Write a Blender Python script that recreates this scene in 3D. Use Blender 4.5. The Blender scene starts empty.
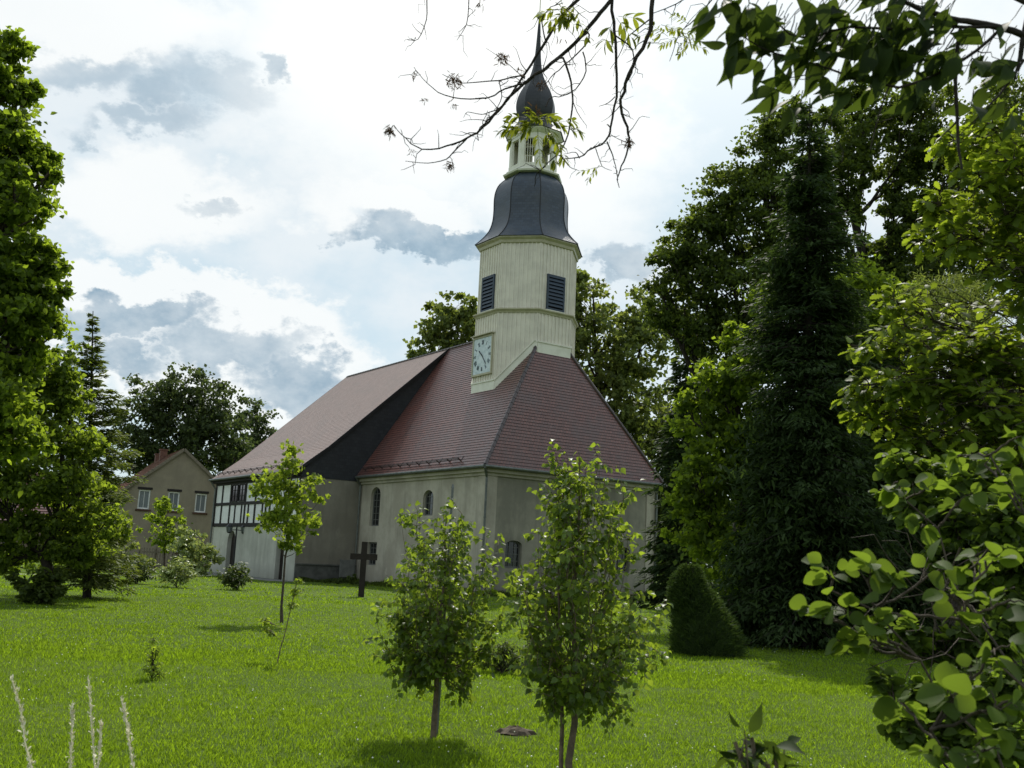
import bpy, math, random
import numpy as np
from mathutils import Vector, Matrix
random.seed(7)
RG = np.random.default_rng(11)
rad = math.radians
SC = bpy.context.scene
COL = SC.collection

# ------------------------------------------------------------------ camera
FPX, PITCH, ROLL, EYE = 1000.65, 0.1740, 0.0462, 1.6
cF = np.array([0, math.cos(PITCH), math.sin(PITCH)])
_R0 = np.array([1.0, 0, 0]); _U0 = np.array([0, -math.sin(PITCH), math.cos(PITCH)])
cR = math.cos(ROLL)*_R0 + math.sin(ROLL)*_U0
cU = math.cos(ROLL)*_U0 - math.sin(ROLL)*_R0
cam_data = bpy.data.cameras.new('camera')
cam = bpy.data.objects.new('camera', cam_data); COL.objects.link(cam)
cam_data.sensor_width = 36.0
cam_data.lens = FPX*36.0/1024.0
cam_data.clip_start = 0.05; cam_data.clip_end = 3000
cam.matrix_world = Matrix(((cR[0], cU[0], -cF[0], 0), (cR[1], cU[1], -cF[1], 0), (cR[2], cU[2], -cF[2], EYE), (0, 0, 0, 1)))
SC.camera = cam
cam_data.dof.use_dof = True; cam_data.dof.focus_distance = 38; cam_data.dof.aperture_fstop = 9

def P(px, py, D):
    """world point at forward distance D (metres) seen in the direction of a picture point"""
    d = cF + cR*(px-512)/FPX - cU*(py-384)/FPX
    return np.array([0, 0, EYE]) + d*(D/d[1])

# ------------------------------------------------------------------ world, sun, exposure
SUN_EL, SUN_AZ = rad(52), rad(7)          # azimuth from +Y towards +X
sdir = np.array([math.sin(SUN_AZ)*math.cos(SUN_EL), math.cos(SUN_AZ)*math.cos(SUN_EL), math.sin(SUN_EL)])
w = bpy.data.worlds.new('World'); SC.world = w; w.use_nodes = True
nt = w.node_tree; nt.nodes.clear()
def N(t, **k):
    n = nt.nodes.new(t)
    for a, b in k.items(): setattr(n, a, b)
    return n
def L(a, b): nt.links.new(a, b)
def val(sock, v):
    if hasattr(v, 'links') or isinstance(v, bpy.types.NodeSocket): L(v, sock)
    else: sock.default_value = v
def M(op, a, b=None, c=None, clamp=False):
    n = N('ShaderNodeMath', operation=op); n.use_clamp = clamp
    val(n.inputs[0], a)
    if b is not None: val(n.inputs[1], b)
    if c is not None: val(n.inputs[2], c)
    return n.outputs[0]
def MIX(f, a, b):
    n = N('ShaderNodeMix', data_type='RGBA')
    val(n.inputs[0], f); val(n.inputs[6], a); val(n.inputs[7], b)
    return n.outputs[2]
def MR(v, a, b, c=0.0, d=1.0):
    n = N('ShaderNodeMapRange', interpolation_type='SMOOTHSTEP')
    val(n.inputs[0], v); n.inputs[1].default_value = a; n.inputs[2].default_value = b
    n.inputs[3].default_value = c; n.inputs[4].default_value = d
    return n.outputs[0]
sky = N('ShaderNodeTexSky', sky_type='NISHITA', sun_disc=False, sun_elevation=SUN_EL, sun_rotation=SUN_AZ)
tc = N('ShaderNodeTexCoord'); sep = N('ShaderNodeSeparateXYZ'); L(tc.outputs['Generated'], sep.inputs[0])
X, Y, Z = sep.outputs
Ya = M('MAXIMUM', M('ABSOLUTE', Y), 0.05)
U_, V_ = M('DIVIDE', X, Ya), M('DIVIDE', Z, Ya)
def NOISE(scale, detail, rough, stretch=(1, 1, 1.5), dist=0.0, off=0.0):
    mp = N('ShaderNodeMapping'); L(tc.outputs['Generated'], mp.inputs[0])
    mp.inputs['Scale'].default_value = stretch; mp.inputs['Location'].default_value = (off, off*.7, off*.3)
    n = N('ShaderNodeTexNoise'); L(mp.outputs[0], n.inputs[0])
    n.inputs['Scale'].default_value = scale; n.inputs['Detail'].default_value = detail
    n.inputs['Roughness'].default_value = rough; n.inputs['Distortion'].default_value = dist
    return n.outputs[0]
n_big = NOISE(3.2, 6, .6, off=3.1)
n_mid = NOISE(9, 8, .62, off=1.3)
n_fin = NOISE(26, 6, .6, off=7.7)
wu = M('ADD', M('MULTIPLY', M('SUBTRACT', n_mid, .5), .16), M('MULTIPLY', M('SUBTRACT', n_fin, .5), .085))
n_mid2 = NOISE(8, 8, .62, off=9.4)
wv = M('ADD', M('MULTIPLY', M('SUBTRACT', n_mid2, .5), .14), M('MULTIPLY', M('SUBTRACT', n_fin, .5), .075))
Uw, Vw = M('ADD', U_, wu), M('ADD', V_, wv)
def duv(px, py):
    d = cF + cR*(px-512)/FPX - cU*(py-384)/FPX
    return d[0]/d[1], d[2]/d[1]
def blob(px, py, rx, ry, soft=.55, wt=1.0):
    u, v = duv(px, py)
    a = M('DIVIDE', M('SUBTRACT', Uw, u), rx/FPX); b = M('DIVIDE', M('SUBTRACT', Vw, v), ry/FPX)
    r2 = M('ADD', M('MULTIPLY', a, a), M('MULTIPLY', b, b))
    return MR(r2, 1+soft, 1-soft, 0.0, wt)
def union(L_):
    o = L_[0]
    for q in L_[1:]: o = M('MAXIMUM', o, q)
    return o
whites = union([blob(110, 300, 120, 50, .25), blob(250, 330, 110, 48, .3), blob(180, 350, 160, 70, .35), blob(150, 200, 130, 45, .6), blob(420, 70, 200, 150, .8), blob(90, 20, 180, 60, .7),
                blob(400, 205, 110, 40, .6), blob(640, 265, 45, 22, .5), blob(560, 120, 120, 130, .8), blob(230, 300, 90, 25, .5), blob(330, 390, 90, 50, .5)])
greys = union([blob(115, 322, 78, 32, .3), blob(225, 350, 70, 26, .6, .85), blob(90, 78, 90, 20, .9, .6), blob(200, 100, 62, 26, .8, .7), blob(278, 74, 20, 18, .6, .85),
               blob(420, 240, 78, 19, .45), blob(615, 262, 40, 24, .5), blob(300, 378, 60, 22, .7, .9), blob(150, 130, 60, 16, .8, .6), blob(120, 372, 60, 20, .6, .9), blob(215, 205, 28, 12, .9, .5)])
gen = MR(n_big, .42, .62)                       # general broken cloud elsewhere
skyc = MIX(.72, sky.outputs[0], (7.9, 9.7, 10.4, 1))   # thin veil over the blue
hi = MR(V_, .1, .75)
c = MIX(M('MULTIPLY', gen, .75), skyc, (9.8, 10.3, 10.6, 1))
c = MIX(M('MULTIPLY', whites, .88), c, (10.8, 11.1, 11.1, 1))
gshade = MR(n_mid, .36, .66, 0.6, 1.15)
gcol = MIX(M('MULTIPLY', n_fin, .6), (2.7, 4.1, 5.4, 1), (5.2, 6.8, 7.9, 1))
c = MIX(M('MULTIPLY', M('MULTIPLY', greys, gshade), .95, clamp=True), c, gcol)
# brightening towards the sun behind the cloud
dt = N('ShaderNodeVectorMath', operation='DOT_PRODUCT'); L(tc.outputs['Generated'], dt.inputs[0]); dt.inputs[1].default_value = tuple(sdir)
glow = MR(dt.outputs['Value'], .80, 1.0)
c = MIX(M('MULTIPLY', glow, .6), c, (16, 15.8, 15.2, 1))
low = MR(Z, -.05, 0.0)
c = MIX(low, (1.0, 1.15, .8, 1), c)
bg = N('ShaderNodeBackground'); L(c, bg.inputs[0]); bg.inputs[1].default_value = 0.09
wo = N('ShaderNodeOutputWorld'); L(bg.outputs[0], wo.inputs[0])

sl = bpy.data.lights.new('sun', 'SUN'); sl.energy = 4.6; sl.angle = rad(0.6); sl.color = (1, .95, .86)
so = bpy.data.objects.new('sun', sl); COL.objects.link(so)
so.rotation_euler = Vector(tuple(sdir)).to_track_quat('Z', 'Y').to_euler()
so.location = (0, 0, 60)
SC.view_settings.view_transform = 'Standard'; SC.view_settings.look = 'None'
SC.view_settings.exposure = 0.0; SC.view_settings.gamma = 1.0
SC.view_settings.use_curve_mapping = False
SC.render.resolution_x = 1024; SC.render.resolution_y = 768
SC.cycles.max_bounces = 8; SC.cycles.diffuse_bounces = 3; SC.cycles.transmission_bounces = 5

# ------------------------------------------------------------------ materials
def mat(name, col, rough=.8, spec=.3, metal=0.0, var=0.0, vscale=3.0, col2=None, bump=0.0, bscale=30.0, coord='Object', detail=6):
    global nt
    m = bpy.data.materials.new(name); m.use_nodes = True; nt = m.node_tree
    b = nt.nodes['Principled BSDF']
    b.inputs['Base Color'].default_value = (*col, 1); b.inputs['Roughness'].default_value = rough
    b.inputs['Specular IOR Level'].default_value = spec; b.inputs['Metallic'].default_value = metal
    t = N('ShaderNodeTexCoord')
    if col2 or var:
        n = N('ShaderNodeTexNoise'); L(t.outputs[coord], n.inputs[0]); n.inputs['Scale'].default_value = vscale
        n.inputs['Detail'].default_value = detail; n.inputs['Roughness'].default_value = .65
        c2 = col2 or tuple(x*(1-var) for x in col)
        L(MIX(MR(n.outputs[0], .35, .65), (*col, 1), (*c2, 1)), b.inputs['Base Color'])
    if bump:
        n = N('ShaderNodeTexNoise'); L(t.outputs[coord], n.inputs[0]); n.inputs['Scale'].default_value = bscale
        n.inputs['Detail'].default_value = 5
        bp = N('ShaderNodeBump'); bp.inputs['Strength'].default_value = bump; bp.inputs['Distance'].default_value = .02
        L(n.outputs[0], bp.inputs['Height']); L(bp.outputs[0], b.inputs['Normal'])
    return m

def leaf_mat(name, col, tcol=None, tr=.45, rough=.45, spec=.45, hv=.35, mscale=40, mcol=None, mamt=.35):
    global nt
    m = bpy.data.materials.new(name); m.use_nodes = True; nt = m.node_tree
    b = nt.nodes['Principled BSDF']; out = nt.nodes['Material Output']
    g = N('ShaderNodeNewGeometry'); r = g.outputs['Random Per Island']
    a = tuple(x*(1-hv) for x in col); d = (min(1, col[0]*(1+hv*1.3)), min(1, col[1]*(1+hv)), col[2]*(1+hv*.3))
    cc = MIX(r, (*a, 1), (*d, 1))
    t_ = N('ShaderNodeTexCoord'); nn = N('ShaderNodeTexNoise'); L(t_.outputs['Object'], nn.inputs[0]); nn.inputs['Scale'].default_value = mscale; nn.inputs['Detail'].default_value = 3
    L(MIX(M('MULTIPLY', MR(nn.outputs[0], .4, .7), mamt), cc, (*(mcol or [x*.55 for x in col]), 1)), b.inputs['Base Color'])
    b.inputs['Roughness'].default_value = rough; b.inputs['Specular IOR Level'].default_value = spec
    tcol = tcol or (min(1, col[0]*2.6+.02), min(1, col[1]*2.3+.02), col[2]*.7)
    t = N('ShaderNodeBsdfTranslucent')
    a = tuple(x*(1-hv) for x in tcol); d = (min(1, tcol[0]*(1+hv*1.2)), min(1, tcol[1]*(1+hv)), tcol[2])
    L(MIX(r, (*a, 1), (*d, 1)), t.inputs[0])
    mx = N('ShaderNodeMixShader'); mx.inputs[0].default_value = tr
    L(b.outputs[0], mx.inputs[1]); L(t.outputs[0], mx.inputs[2]); L(mx.outputs[0], out.inputs[0])
    return m

def plaster(name, c1, c2, c3, streak=.5):
    """weathered lime plaster with rain streaks and patches"""
    global nt
    m = bpy.data.materials.new(name); m.use_nodes = True; nt = m.node_tree
    b = nt.nodes['Principled BSDF']; b.inputs['Roughness'].default_value = .9; b.inputs['Specular IOR Level'].default_value = .15
    t = N('ShaderNodeTexCoord')
    def nz(scale, st=(1, 1, 1), det=6, ro=.6):
        mp = N('ShaderNodeMapping'); L(t.outputs['Object'], mp.inputs[0]); mp.inputs['Scale'].default_value = st
        n = N('ShaderNodeTexNoise'); L(mp.outputs[0], n.inputs[0]); n.inputs['Scale'].default_value = scale
        n.inputs['Detail'].default_value = det; n.inputs['Roughness'].default_value = ro
        return n.outputs[0]
    big = nz(.55); st = nz(2.2, (1, 1, .12)); fine = nz(9)
    c = MIX(MR(big, .38, .62), (*c1, 1), (*c2, 1))
    c = MIX(M('MULTIPLY', MR(st, .45, .7), streak), c, (*c3, 1))
    c = MIX(M('MULTIPLY', MR(fine, .5, .75), .35), c, (*c2, 1))
    c = MIX(M('MULTIPLY', MR(nz(2.6, det=8, ro=.7), .50, .60), .4), c, (*c2, 1))
    c = MIX(M('MULTIPLY', MR(nz(1.3, (1, 1, .5), 9, .75), .60, .68), .45), c, (*[min(1, x*1.25) for x in c1], 1))
    # damp foot of the wall
    sp = N('ShaderNodeSeparateXYZ'); L(t.outputs['Object'], sp.inputs[0])
    foot = MR(M('ADD', sp.outputs[2], M('MULTIPLY', big, 1.2)), 1.5, .6)
    c = MIX(M('MULTIPLY', foot, .45), c, (*c3, 1))
    L(c, b.inputs['Base Color'])
    bp = N('ShaderNodeBump'); bp.inputs['Strength'].default_value = .35; bp.inputs['Distance'].default_value = .02
    L(nz(14), bp.inputs['Height']); L(bp.outputs[0], b.inputs['Normal'])
    return m

def tile_mat(name, c1, c2, mort, bw, rh, rough, stain, bump=.3, mort_size=.006, spec=.5):
    """courses laid out in the mesh's own UVs, in metres"""
    global nt
    m = bpy.data.materials.new(name); m.use_nodes = True; nt = m.node_tree
    b = nt.nodes['Principled BSDF']; b.inputs['Roughness'].default_value = rough; b.inputs['Specular IOR Level'].default_value = spec
    t = N('ShaderNodeTexCoord')
    br = N('ShaderNodeTexBrick'); L(t.outputs['UV'], br.inputs[0]); br.offset = .5
    br.inputs['Color1'].default_value = (*c1, 1); br.inputs['Color2'].default_value = (*c2, 1); br.inputs['Mortar'].default_value = (*mort, 1)
    br.inputs['Scale'].default_value = 1; br.inputs['Mortar Size'].default_value = mort_size; br.inputs['Mortar Smooth'].default_value = .3
    br.inputs['Brick Width'].default_value = bw; br.inputs['Row Height'].default_value = rh; br.inputs['Bias'].default_value = 0
    n = N('ShaderNodeTexNoise'); L(t.outputs['Object'], n.inputs[0]); n.inputs['Scale'].default_value = .9; n.inputs['Detail'].default_value = 7
    n.inputs['Roughness'].default_value = .65
    c = MIX(M('MULTIPLY', MR(n.outputs[0], .42, .68), .55), br.outputs['Color'], (*stain, 1))
    n2 = N('ShaderNodeTexNoise'); L(t.outputs['UV'], n2.inputs[0]); n2.inputs['Scale'].default_value = 6; n2.inputs['Detail'].default_value = 3
    c = MIX(M('MULTIPLY', MR(n2.outputs[0], .55, .75), .5), c, (*stain, 1))
    L(c, b.inputs['Base Color'])
    bp = N('ShaderNodeBump'); bp.inputs['Strength'].default_value = bump; bp.inputs['Distance'].default_value = .01; bp.invert = True
    L(br.outputs['Fac'], bp.inputs['Height']); L(bp.outputs[0], b.inputs['Normal'])
    return m

MT = dict(
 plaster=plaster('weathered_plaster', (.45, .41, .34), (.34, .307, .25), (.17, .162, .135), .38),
 plaster_end=plaster('shaded_dirty_weathered_plaster', (.30, .28, .225), (.21, .198, .16), (.12, .115, .098), .45),  # end wall: its shade painted into the plaster colour, along with dirt
 lime=plaster('pale_lime_plaster', (.50, .50, .44), (.40, .40, .35), (.24, .24, .21), .4),
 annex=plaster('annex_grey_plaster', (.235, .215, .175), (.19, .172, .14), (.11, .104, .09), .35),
 housew=plaster('house_render', (.27, .235, .175), (.22, .19, .145), (.17, .15, .11), .3),
 plinth=mat('dark_plinth', (.11, .11, .10), var=.4, vscale=2, bump=.3),
 tile=tile_mat('plum_clay_tiles', (.128, .050, .040), (.190, .074, .058), (.035, .02, .02), .17, .17, .36, (.10, .066, .064), spec=.6, mort_size=.012),
 tile2=tile_mat('weathered_clay_tiles', (.21, .142, .122), (.27, .185, .16), (.19, .12, .107), .17, .17, .45, (.19, .14, .125), spec=.5),
 slate=tile_mat('blue_slate', (.022, .034, .056), (.040, .056, .084), (.018, .02, .026), .24, .15, .42, (.05, .056, .062), mort_size=.008, spec=.5),
 slate_dark=tile_mat('dark_slate_cladding', (.020, .022, .027), (.030, .032, .038), (.01, .01, .012), .25, .18, .5, (.028, .028, .03), spec=.35),
 board=mat('cream_painted_boards', (.74, .69, .59), rough=.6, spec=.3, col2=(.64, .595, .51), vscale=1.6, bump=.1),
 trim=mat('cream_painted_trim', (.74, .72, .62), rough=.5, col2=(.66, .64, .54), vscale=2),
 trimd=mat('olive_cornice_paint', (.46, .43, .31), rough=.5, col2=(.38, .35, .24), vscale=3),
 louvre=mat('blue_grey_louvre', (.030, .048, .075), rough=.5, spec=.4, var=.2),
 dark=mat('dark_interior', (.008, .008, .009), rough=.95, spec=.0),
 timber=mat('black_tarred_timber', (.022, .019, .017), rough=.75, var=.4, vscale=5, bump=.3),
 door=mat('dark_oak_door', (.030, .022, .018), rough=.6, var=.4, vscale=4),
 glass=mat('old_window_glass', (.012, .014, .016), rough=.12, spec=.6),
 lead=mat('window_lead', (.13, .13, .12), rough=.6),
 zinc=mat('zinc_gutter', (.16, .17, .16), rough=.45, metal=.5, var=.3, vscale=4),
 dial=mat('pale_clock_dial', (.62, .68, .70), rough=.35, spec=.5, col2=(.42, .50, .52), vscale=5),
 black=mat('black_iron', (.018, .018, .02), rough=.45, var=.3),
 gold=mat('gilt_copper', (.62, .58, .42), rough=.3, metal=.3, spec=.6),
 wood=mat('stained_dark_wood', (.028, .020, .016), rough=.7, var=.4, vscale=6, bump=.3),
 bark=mat('grey_brown_bark', (.085, .066, .048), rough=.9, col2=(.045, .036, .028), vscale=14, bump=.8, bscale=40),
 barkd=mat('dark_bark', (.040, .031, .025), rough=.9, col2=(.022, .018, .015), vscale=12, bump=.7, bscale=30),
 barkp=mat('pale_young_bark', (.17, .13, .085), rough=.85, col2=(.09, .07, .05), vscale=20, bump=.4, bscale=60),
 white=mat('white_paint', (.72, .73, .72), rough=.5, var=.12, vscale=4),
 glassw=mat('house_window_glass', (.16, .18, .19), rough=.08, spec=.8),
 hroof=tile_mat('red_pantiles', (.17, .070, .045), (.23, .10, .066), (.06, .03, .02), .24, .3, .7, (.13, .075, .055), mort_size=.012, spec=.2),
 brick=mat('chimney_brick', (.15, .075, .055), var=.4, vscale=6, bump=.4),
 barn=mat('brown_boarded_wall', (.16, .12, .085), rough=.85, var=.4, vscale=3, bump=.3),
 fence=mat('weathered_fence_wood', (.20, .17, .13), rough=.85, var=.35, vscale=8),
 straw=mat('dry_straw', (.80, .74, .54), rough=.7, var=.2, vscale=20),
 soil=mat('bare_soil', (.10, .078, .055), rough=.95, var=.4, vscale=8, bump=1.0, bscale=12),
 log=mat('cut_log', (.34, .22, .12), rough=.8, var=.3, vscale=5),
 path=mat('pale_gravel_path', (.40, .38, .33), rough=.95, var=.25, vscale=6, bump=.5, bscale=60),
 paving=mat('grey_paving', (.17, .17, .16), rough=.9, var=.3, vscale=3, bump=.4, bscale=30),
 lf_maple=leaf_mat('maple_leaf', (0.074, 0.114, 0.018), (0.34, 0.48, 0.035), 0.52, spec=.2, rough=.6),
 lf_linden=leaf_mat('linden_leaf', (0.066, 0.1, 0.018), (0.3, 0.42, 0.035), 0.52, spec=.2, rough=.6),
 lf_bright=leaf_mat('young_maple_leaf', (0.109, 0.161, 0.025), (0.377, 0.504, 0.045), .48, spec=.2, rough=.6),
 lf_mid=leaf_mat('lime_tree_leaf', (0.050, 0.077, 0.018), (0.173, 0.243, 0.032), .42, spec=.18, rough=.6),
 lf_olive=leaf_mat('robinia_leaf', (.090, .125, .042), (.27, .34, .065), .42, spec=.2, rough=.6),
 lf_far=leaf_mat('far_tree_leaf', (0.042, 0.063, 0.027), (0.112, 0.162, 0.045), .38, spec=.15, rough=.6),
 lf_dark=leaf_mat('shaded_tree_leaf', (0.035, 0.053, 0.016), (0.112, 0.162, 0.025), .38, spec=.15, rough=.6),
 lf_birch=leaf_mat('birch_leaf', (0.06, 0.1, 0.02), (0.3, 0.42, 0.038), 0.46, rough=.4, spec=.32),
 lf_oak=leaf_mat('oak_leaf', (0.081, 0.124, 0.018), (0.326, 0.441, 0.034), .46, rough=.5, spec=.22),
 lf_hazel=leaf_mat('round_shrub_leaf', (.048, .078, .017), (.21, .32, .032), 0.42, rough=.6, spec=.14),
 lf_cherry=leaf_mat('overhead_leaf', (.022, .040, .012), (.085, .135, .018), .38, rough=.6, spec=.12),
 lf_ash=leaf_mat('ash_leaflet', (0.088, 0.115, 0.018), (0.286, 0.342, 0.032), .42, rough=.6, spec=.2),
 lf_rhodo=leaf_mat('rhododendron_leaf', (0.057, 0.087, 0.023), (0.163, 0.225, 0.036), .25, rough=.5, spec=.25),
 lf_rhodot=leaf_mat('pale_shoot_leaf', (.20, .26, .10), (.36, .44, .12), .35, rough=.4),
 lf_spruce=leaf_mat('spruce_needles', (.085, .120, .028), (.22, .29, .04), .3, rough=.6, spec=.2),
 lf_fir=leaf_mat('dark_conifer_needles', (.030, .052, .019), (.07, .12, .025), .3, rough=.65, spec=.1),
 lf_cone=leaf_mat('dwarf_spruce_needles', (.040, .070, .020), (.09, .15, .025), .25, rough=.65, spec=.1),
 seed=leaf_mat('dry_ash_keys', (.060, .038, .028), (.10, .06, .03), .3, rough=.7, spec=.2),
 blade=leaf_mat('grass_blade', (.098, .168, .013), (.30, .475, .022), 0.46, rough=.65, spec=.12, hv=.4, mscale=.4, mcol=(.140, .165, .030), mamt=.6),
 clover=mat('white_clover_flower', (.75, .76, .66), rough=.8),
)
def lawn_mat():
    global nt
    m = bpy.data.materials.new('lawn_turf'); m.use_nodes = True; nt = m.node_tree
    b = nt.nodes['Principled BSDF']; b.inputs['Roughness'].default_value = .9; b.inputs['Specular IOR Level'].default_value = .1
    t = N('ShaderNodeTexCoord')
    def nz(scale, det=6):
        n = N('ShaderNodeTexNoise'); L(t.outputs['Object'], n.inputs[0]); n.inputs['Scale'].default_value = scale
        n.inputs['Detail'].default_value = det; n.inputs['Roughness'].default_value = .6
        return n.outputs[0]
    c = MIX(MR(nz(.25), .35, .65), (.060, .102, .012, 1), (.085, .130, .016, 1))
    c = MIX(M('MULTIPLY', MR(nz(1.6), .45, .7), .5), c, (.060, .105, .012, 1))
    c = MIX(M('MULTIPLY', MR(nz(14), .5, .7), .5), c, (.13, .17, .03, 1))
    L(c, b.inputs['Base Color'])
    bp = N('ShaderNodeBump'); bp.inputs['Strength'].default_value = 1; bp.inputs['Distance'].default_value = .06
    L(nz(22), bp.inputs['Height']); L(bp.outputs[0], b.inputs['Normal'])
    return m
MT['lawn'] = lawn_mat()

# ------------------------------------------------------------------ mesh helpers
def tag(o, label=None, cat=None, group=None, kind=None):
    if label: o['label'] = label
    if cat: o['category'] = cat
    if group: o['group'] = group
    if kind: o['kind'] = kind
    return o
def empty(name, loc=(0, 0, 0), rz=0.0, label=None, cat=None, group=None):
    o = bpy.data.objects.new(name, None); COL.objects.link(o)
    o.location = tuple(float(v) for v in loc); o.rotation_euler = (0, 0, rz); o.empty_display_size = .2
    return tag(o, label, cat, group)

class MB:
    def __init__(s): s.v = []; s.f = []; s.uv = []; s.has_uv = False
    def face(s, pts, uv=None):
        i = len(s.v); s.v += [tuple(float(c) for c in p) for p in pts]; s.f.append(tuple(range(i, i+len(pts))))
        if uv is not None: s.has_uv = True; s.uv += list(uv)
        else: s.uv += [(0, 0)]*len(pts)
    def box(s, x0, x1, y0, y1, z0, z1):
        a = [(x0, y0, z0), (x1, y0, z0), (x1, y1, z0), (x0, y1, z0), (x0, y0, z1), (x1, y0, z1), (x1, y1, z1), (x0, y1, z1)]
        s.hexa(a)
    def hexa(s, a):
        for q in ((3, 2, 1, 0), (4, 5, 6, 7), (0, 1, 5, 4), (1, 2, 6, 5), (2, 3, 7, 6), (3, 0, 4, 7)):
            s.face([a[k] for k in q])
    def beam(s, a, b, w, h, up=(0, 0, 1)):
        """rectangular bar from a to b, w wide sideways and h high along up"""
        a, b, up = Vector(a), Vector(b), Vector(up)
        d = (b-a).normalized(); sd = d.cross(up)
        if sd.length < 1e-4: sd = d.cross(Vector((1, 0, 0)))
        sd.normalize(); u2 = sd.cross(d).normalized()
        q = []
        for p in (a, b):
            for e, g in ((-1, -1), (1, -1), (1, 1), (-1, 1)): q.append(p+sd*e*w/2+u2*g*h/2)
        s.hexa([q[0], q[1], q[5], q[4], q[3], q[2], q[6], q[7]])
    def prism(s, poly, d):
        """closed polygon (3D points) swept by vector d"""
        d = Vector(d); A = [Vector(p) for p in poly]; B = [p+d for p in A]
        s.face(A); s.face(B[::-1])
        for i in range(len(A)):
            j = (i+1) % len(A); s.face([A[i], B[i], B[j], A[j]])
    def rings(s, rs, uvs=None, closed=True, cap=(False, False)):
        for i in range(len(rs)-1):
            a, b = rs[i], rs[i+1]; n = len(a)
            for k in range(n if closed else n-1):
                j = (k+1) % n
                uv = None
                if uvs: uv = [uvs[i][k], uvs[i][k+1], uvs[i+1][k+1], uvs[i+1][k]]
                s.face([a[k], a[j], b[j], b[k]], uv)
        if cap[0]: s.face(rs[0][::-1])
        if cap[1]: s.face(rs[-1])
    def tube(s, pts, r, n=8, caps=True):
        pts = [Vector(p) for p in pts]; rr = r if isinstance(r, (list, tuple)) else [r]*len(pts)
        rs = []; side = None
        for i, p in enumerate(pts):
            d = (pts[min(i+1, len(pts)-1)]-pts[max(i-1, 0)]).normalized()
            if side is None:
                side = d.cross(Vector((0, 0, 1)))
                if side.length < .01: side = d.cross(Vector((1, 0, 0)))
            side = (side-d*side.dot(d)).normalized(); o = d.cross(side)
            rs.append([p+(side*math.cos(2*math.pi*k/n)+o*math.sin(2*math.pi*k/n))*rr[i] for k in range(n)])
        s.rings(rs, cap=(caps, caps))
    def build(s, name, m, parent=None, smooth=False, weld=False, label=None):
        me = bpy.data.meshes.new(name); me.from_pydata(s.v, [], s.f)
        if s.has_uv:
            ul = me.uv_layers.new(name='UVMap'); ul.data.foreach_set('uv', np.array(s.uv, dtype=np.float32).ravel())
        if weld:
            import bmesh
            bm = bmesh.new(); bm.from_mesh(me); bmesh.ops.remove_doubles(bm, verts=bm.verts, dist=1e-4)
            bmesh.ops.recalc_face_normals(bm, faces=bm.faces); bm.to_mesh(me); bm.free()
        me.materials.append(MT[m] if isinstance(m, str) else m)
        if smooth: me.polygons.foreach_set('use_smooth', [True]*len(me.polygons))
        o = bpy.data.objects.new(name, me); COL.objects.link(o)
        if parent: o.parent = parent
        if label: o['label'] = label
        return o

def np_obj(name, V, Fc, m, parent=None, smooth=False, origin=None):
    """fast mesh from arrays: V (n,3), Fc (m,k)"""
    if origin is not None: V = V - np.asarray(origin, dtype=float)
    me = bpy.data.meshes.new(name); k = Fc.shape[1]
    me.vertices.add(len(V)); me.vertices.foreach_set('co', np.ascontiguousarray(V, dtype=np.float32).ravel())
    me.loops.add(Fc.size); me.loops.foreach_set('vertex_index', np.ascontiguousarray(Fc, dtype=np.int32).ravel())
    me.polygons.add(len(Fc)); me.polygons.foreach_set('loop_start', np.arange(0, Fc.size, k, dtype=np.int32))
    try: me.polygons.foreach_set('loop_total', np.full(len(Fc), k, dtype=np.int32))
    except Exception: pass
    if smooth: me.polygons.foreach_set('use_smooth', np.ones(len(Fc), dtype=bool))
    me.update(calc_edges=True); me.validate()
    me.materials.append(MT[m])
    o = bpy.data.objects.new(name, me); COL.objects.link(o)
    if parent: o.parent = parent
    return o
def nrm(a): return a/np.maximum(np.linalg.norm(a, axis=-1, keepdims=True), 1e-9)

def strip_leaf(hw, fold=.25, droop=.25):
    """leaf along +Y, unit length; hw half widths at even stations; three points per station"""
    n = len(hw); V = []
    for i, h in enumerate(hw):
        t = i/(n-1); z = -droop*t*t
        V += [(-h, t, z+fold*h), (0, t, z), (h, t, z+fold*h)]
    Fq = []
    for i in range(n-1):
        a = 3*i; Fq += [(a, a+1, a+4, a+3), (a+1, a+2, a+5, a+4)]
    return np.array(V, float), np.array(Fq)
LEAF = dict(
 spray=(np.array([(-.10, 0, 0), (.12, 0, 0), (.20, .55, -.05), (-.05, 1, -.12)], float), np.array([(0, 1, 2, 3)])),
 quad=(np.array([(0, 0, 0), (.42, .45, .1), (0, 1, 0), (-.42, .5, .1)], float), np.array([(0, 1, 2, 3)])),
 needle=(np.array([(-.06, 0, 0), (.06, 0, 0), (.10, .6, -.03), (-.02, 1, -.08)], float), np.array([(0, 1, 2, 3)])),
 kite=strip_leaf([.03, .40, .30, .01], .3, .2),
 maple=strip_leaf([.05, .50, .22, .48, .16, .01], .15, .3),
 birch=strip_leaf([.02, .30, .40, .30, .12, .005], .25, .25),
 ovate=strip_leaf([.01, .13, .21, .23, .20, .13, .05, .004], .3, .45),
 round=strip_leaf([.04, .27, .40, .46, .46, .41, .29, .06], .2, .28),
 oak=strip_leaf([.02, .07, .17, .11, .27, .15, .33, .19, .30, .16, .17, .03], .12, .25),
 lanc=strip_leaf([.01, .13, .17, .12, .004], .25, .3),
)
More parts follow.
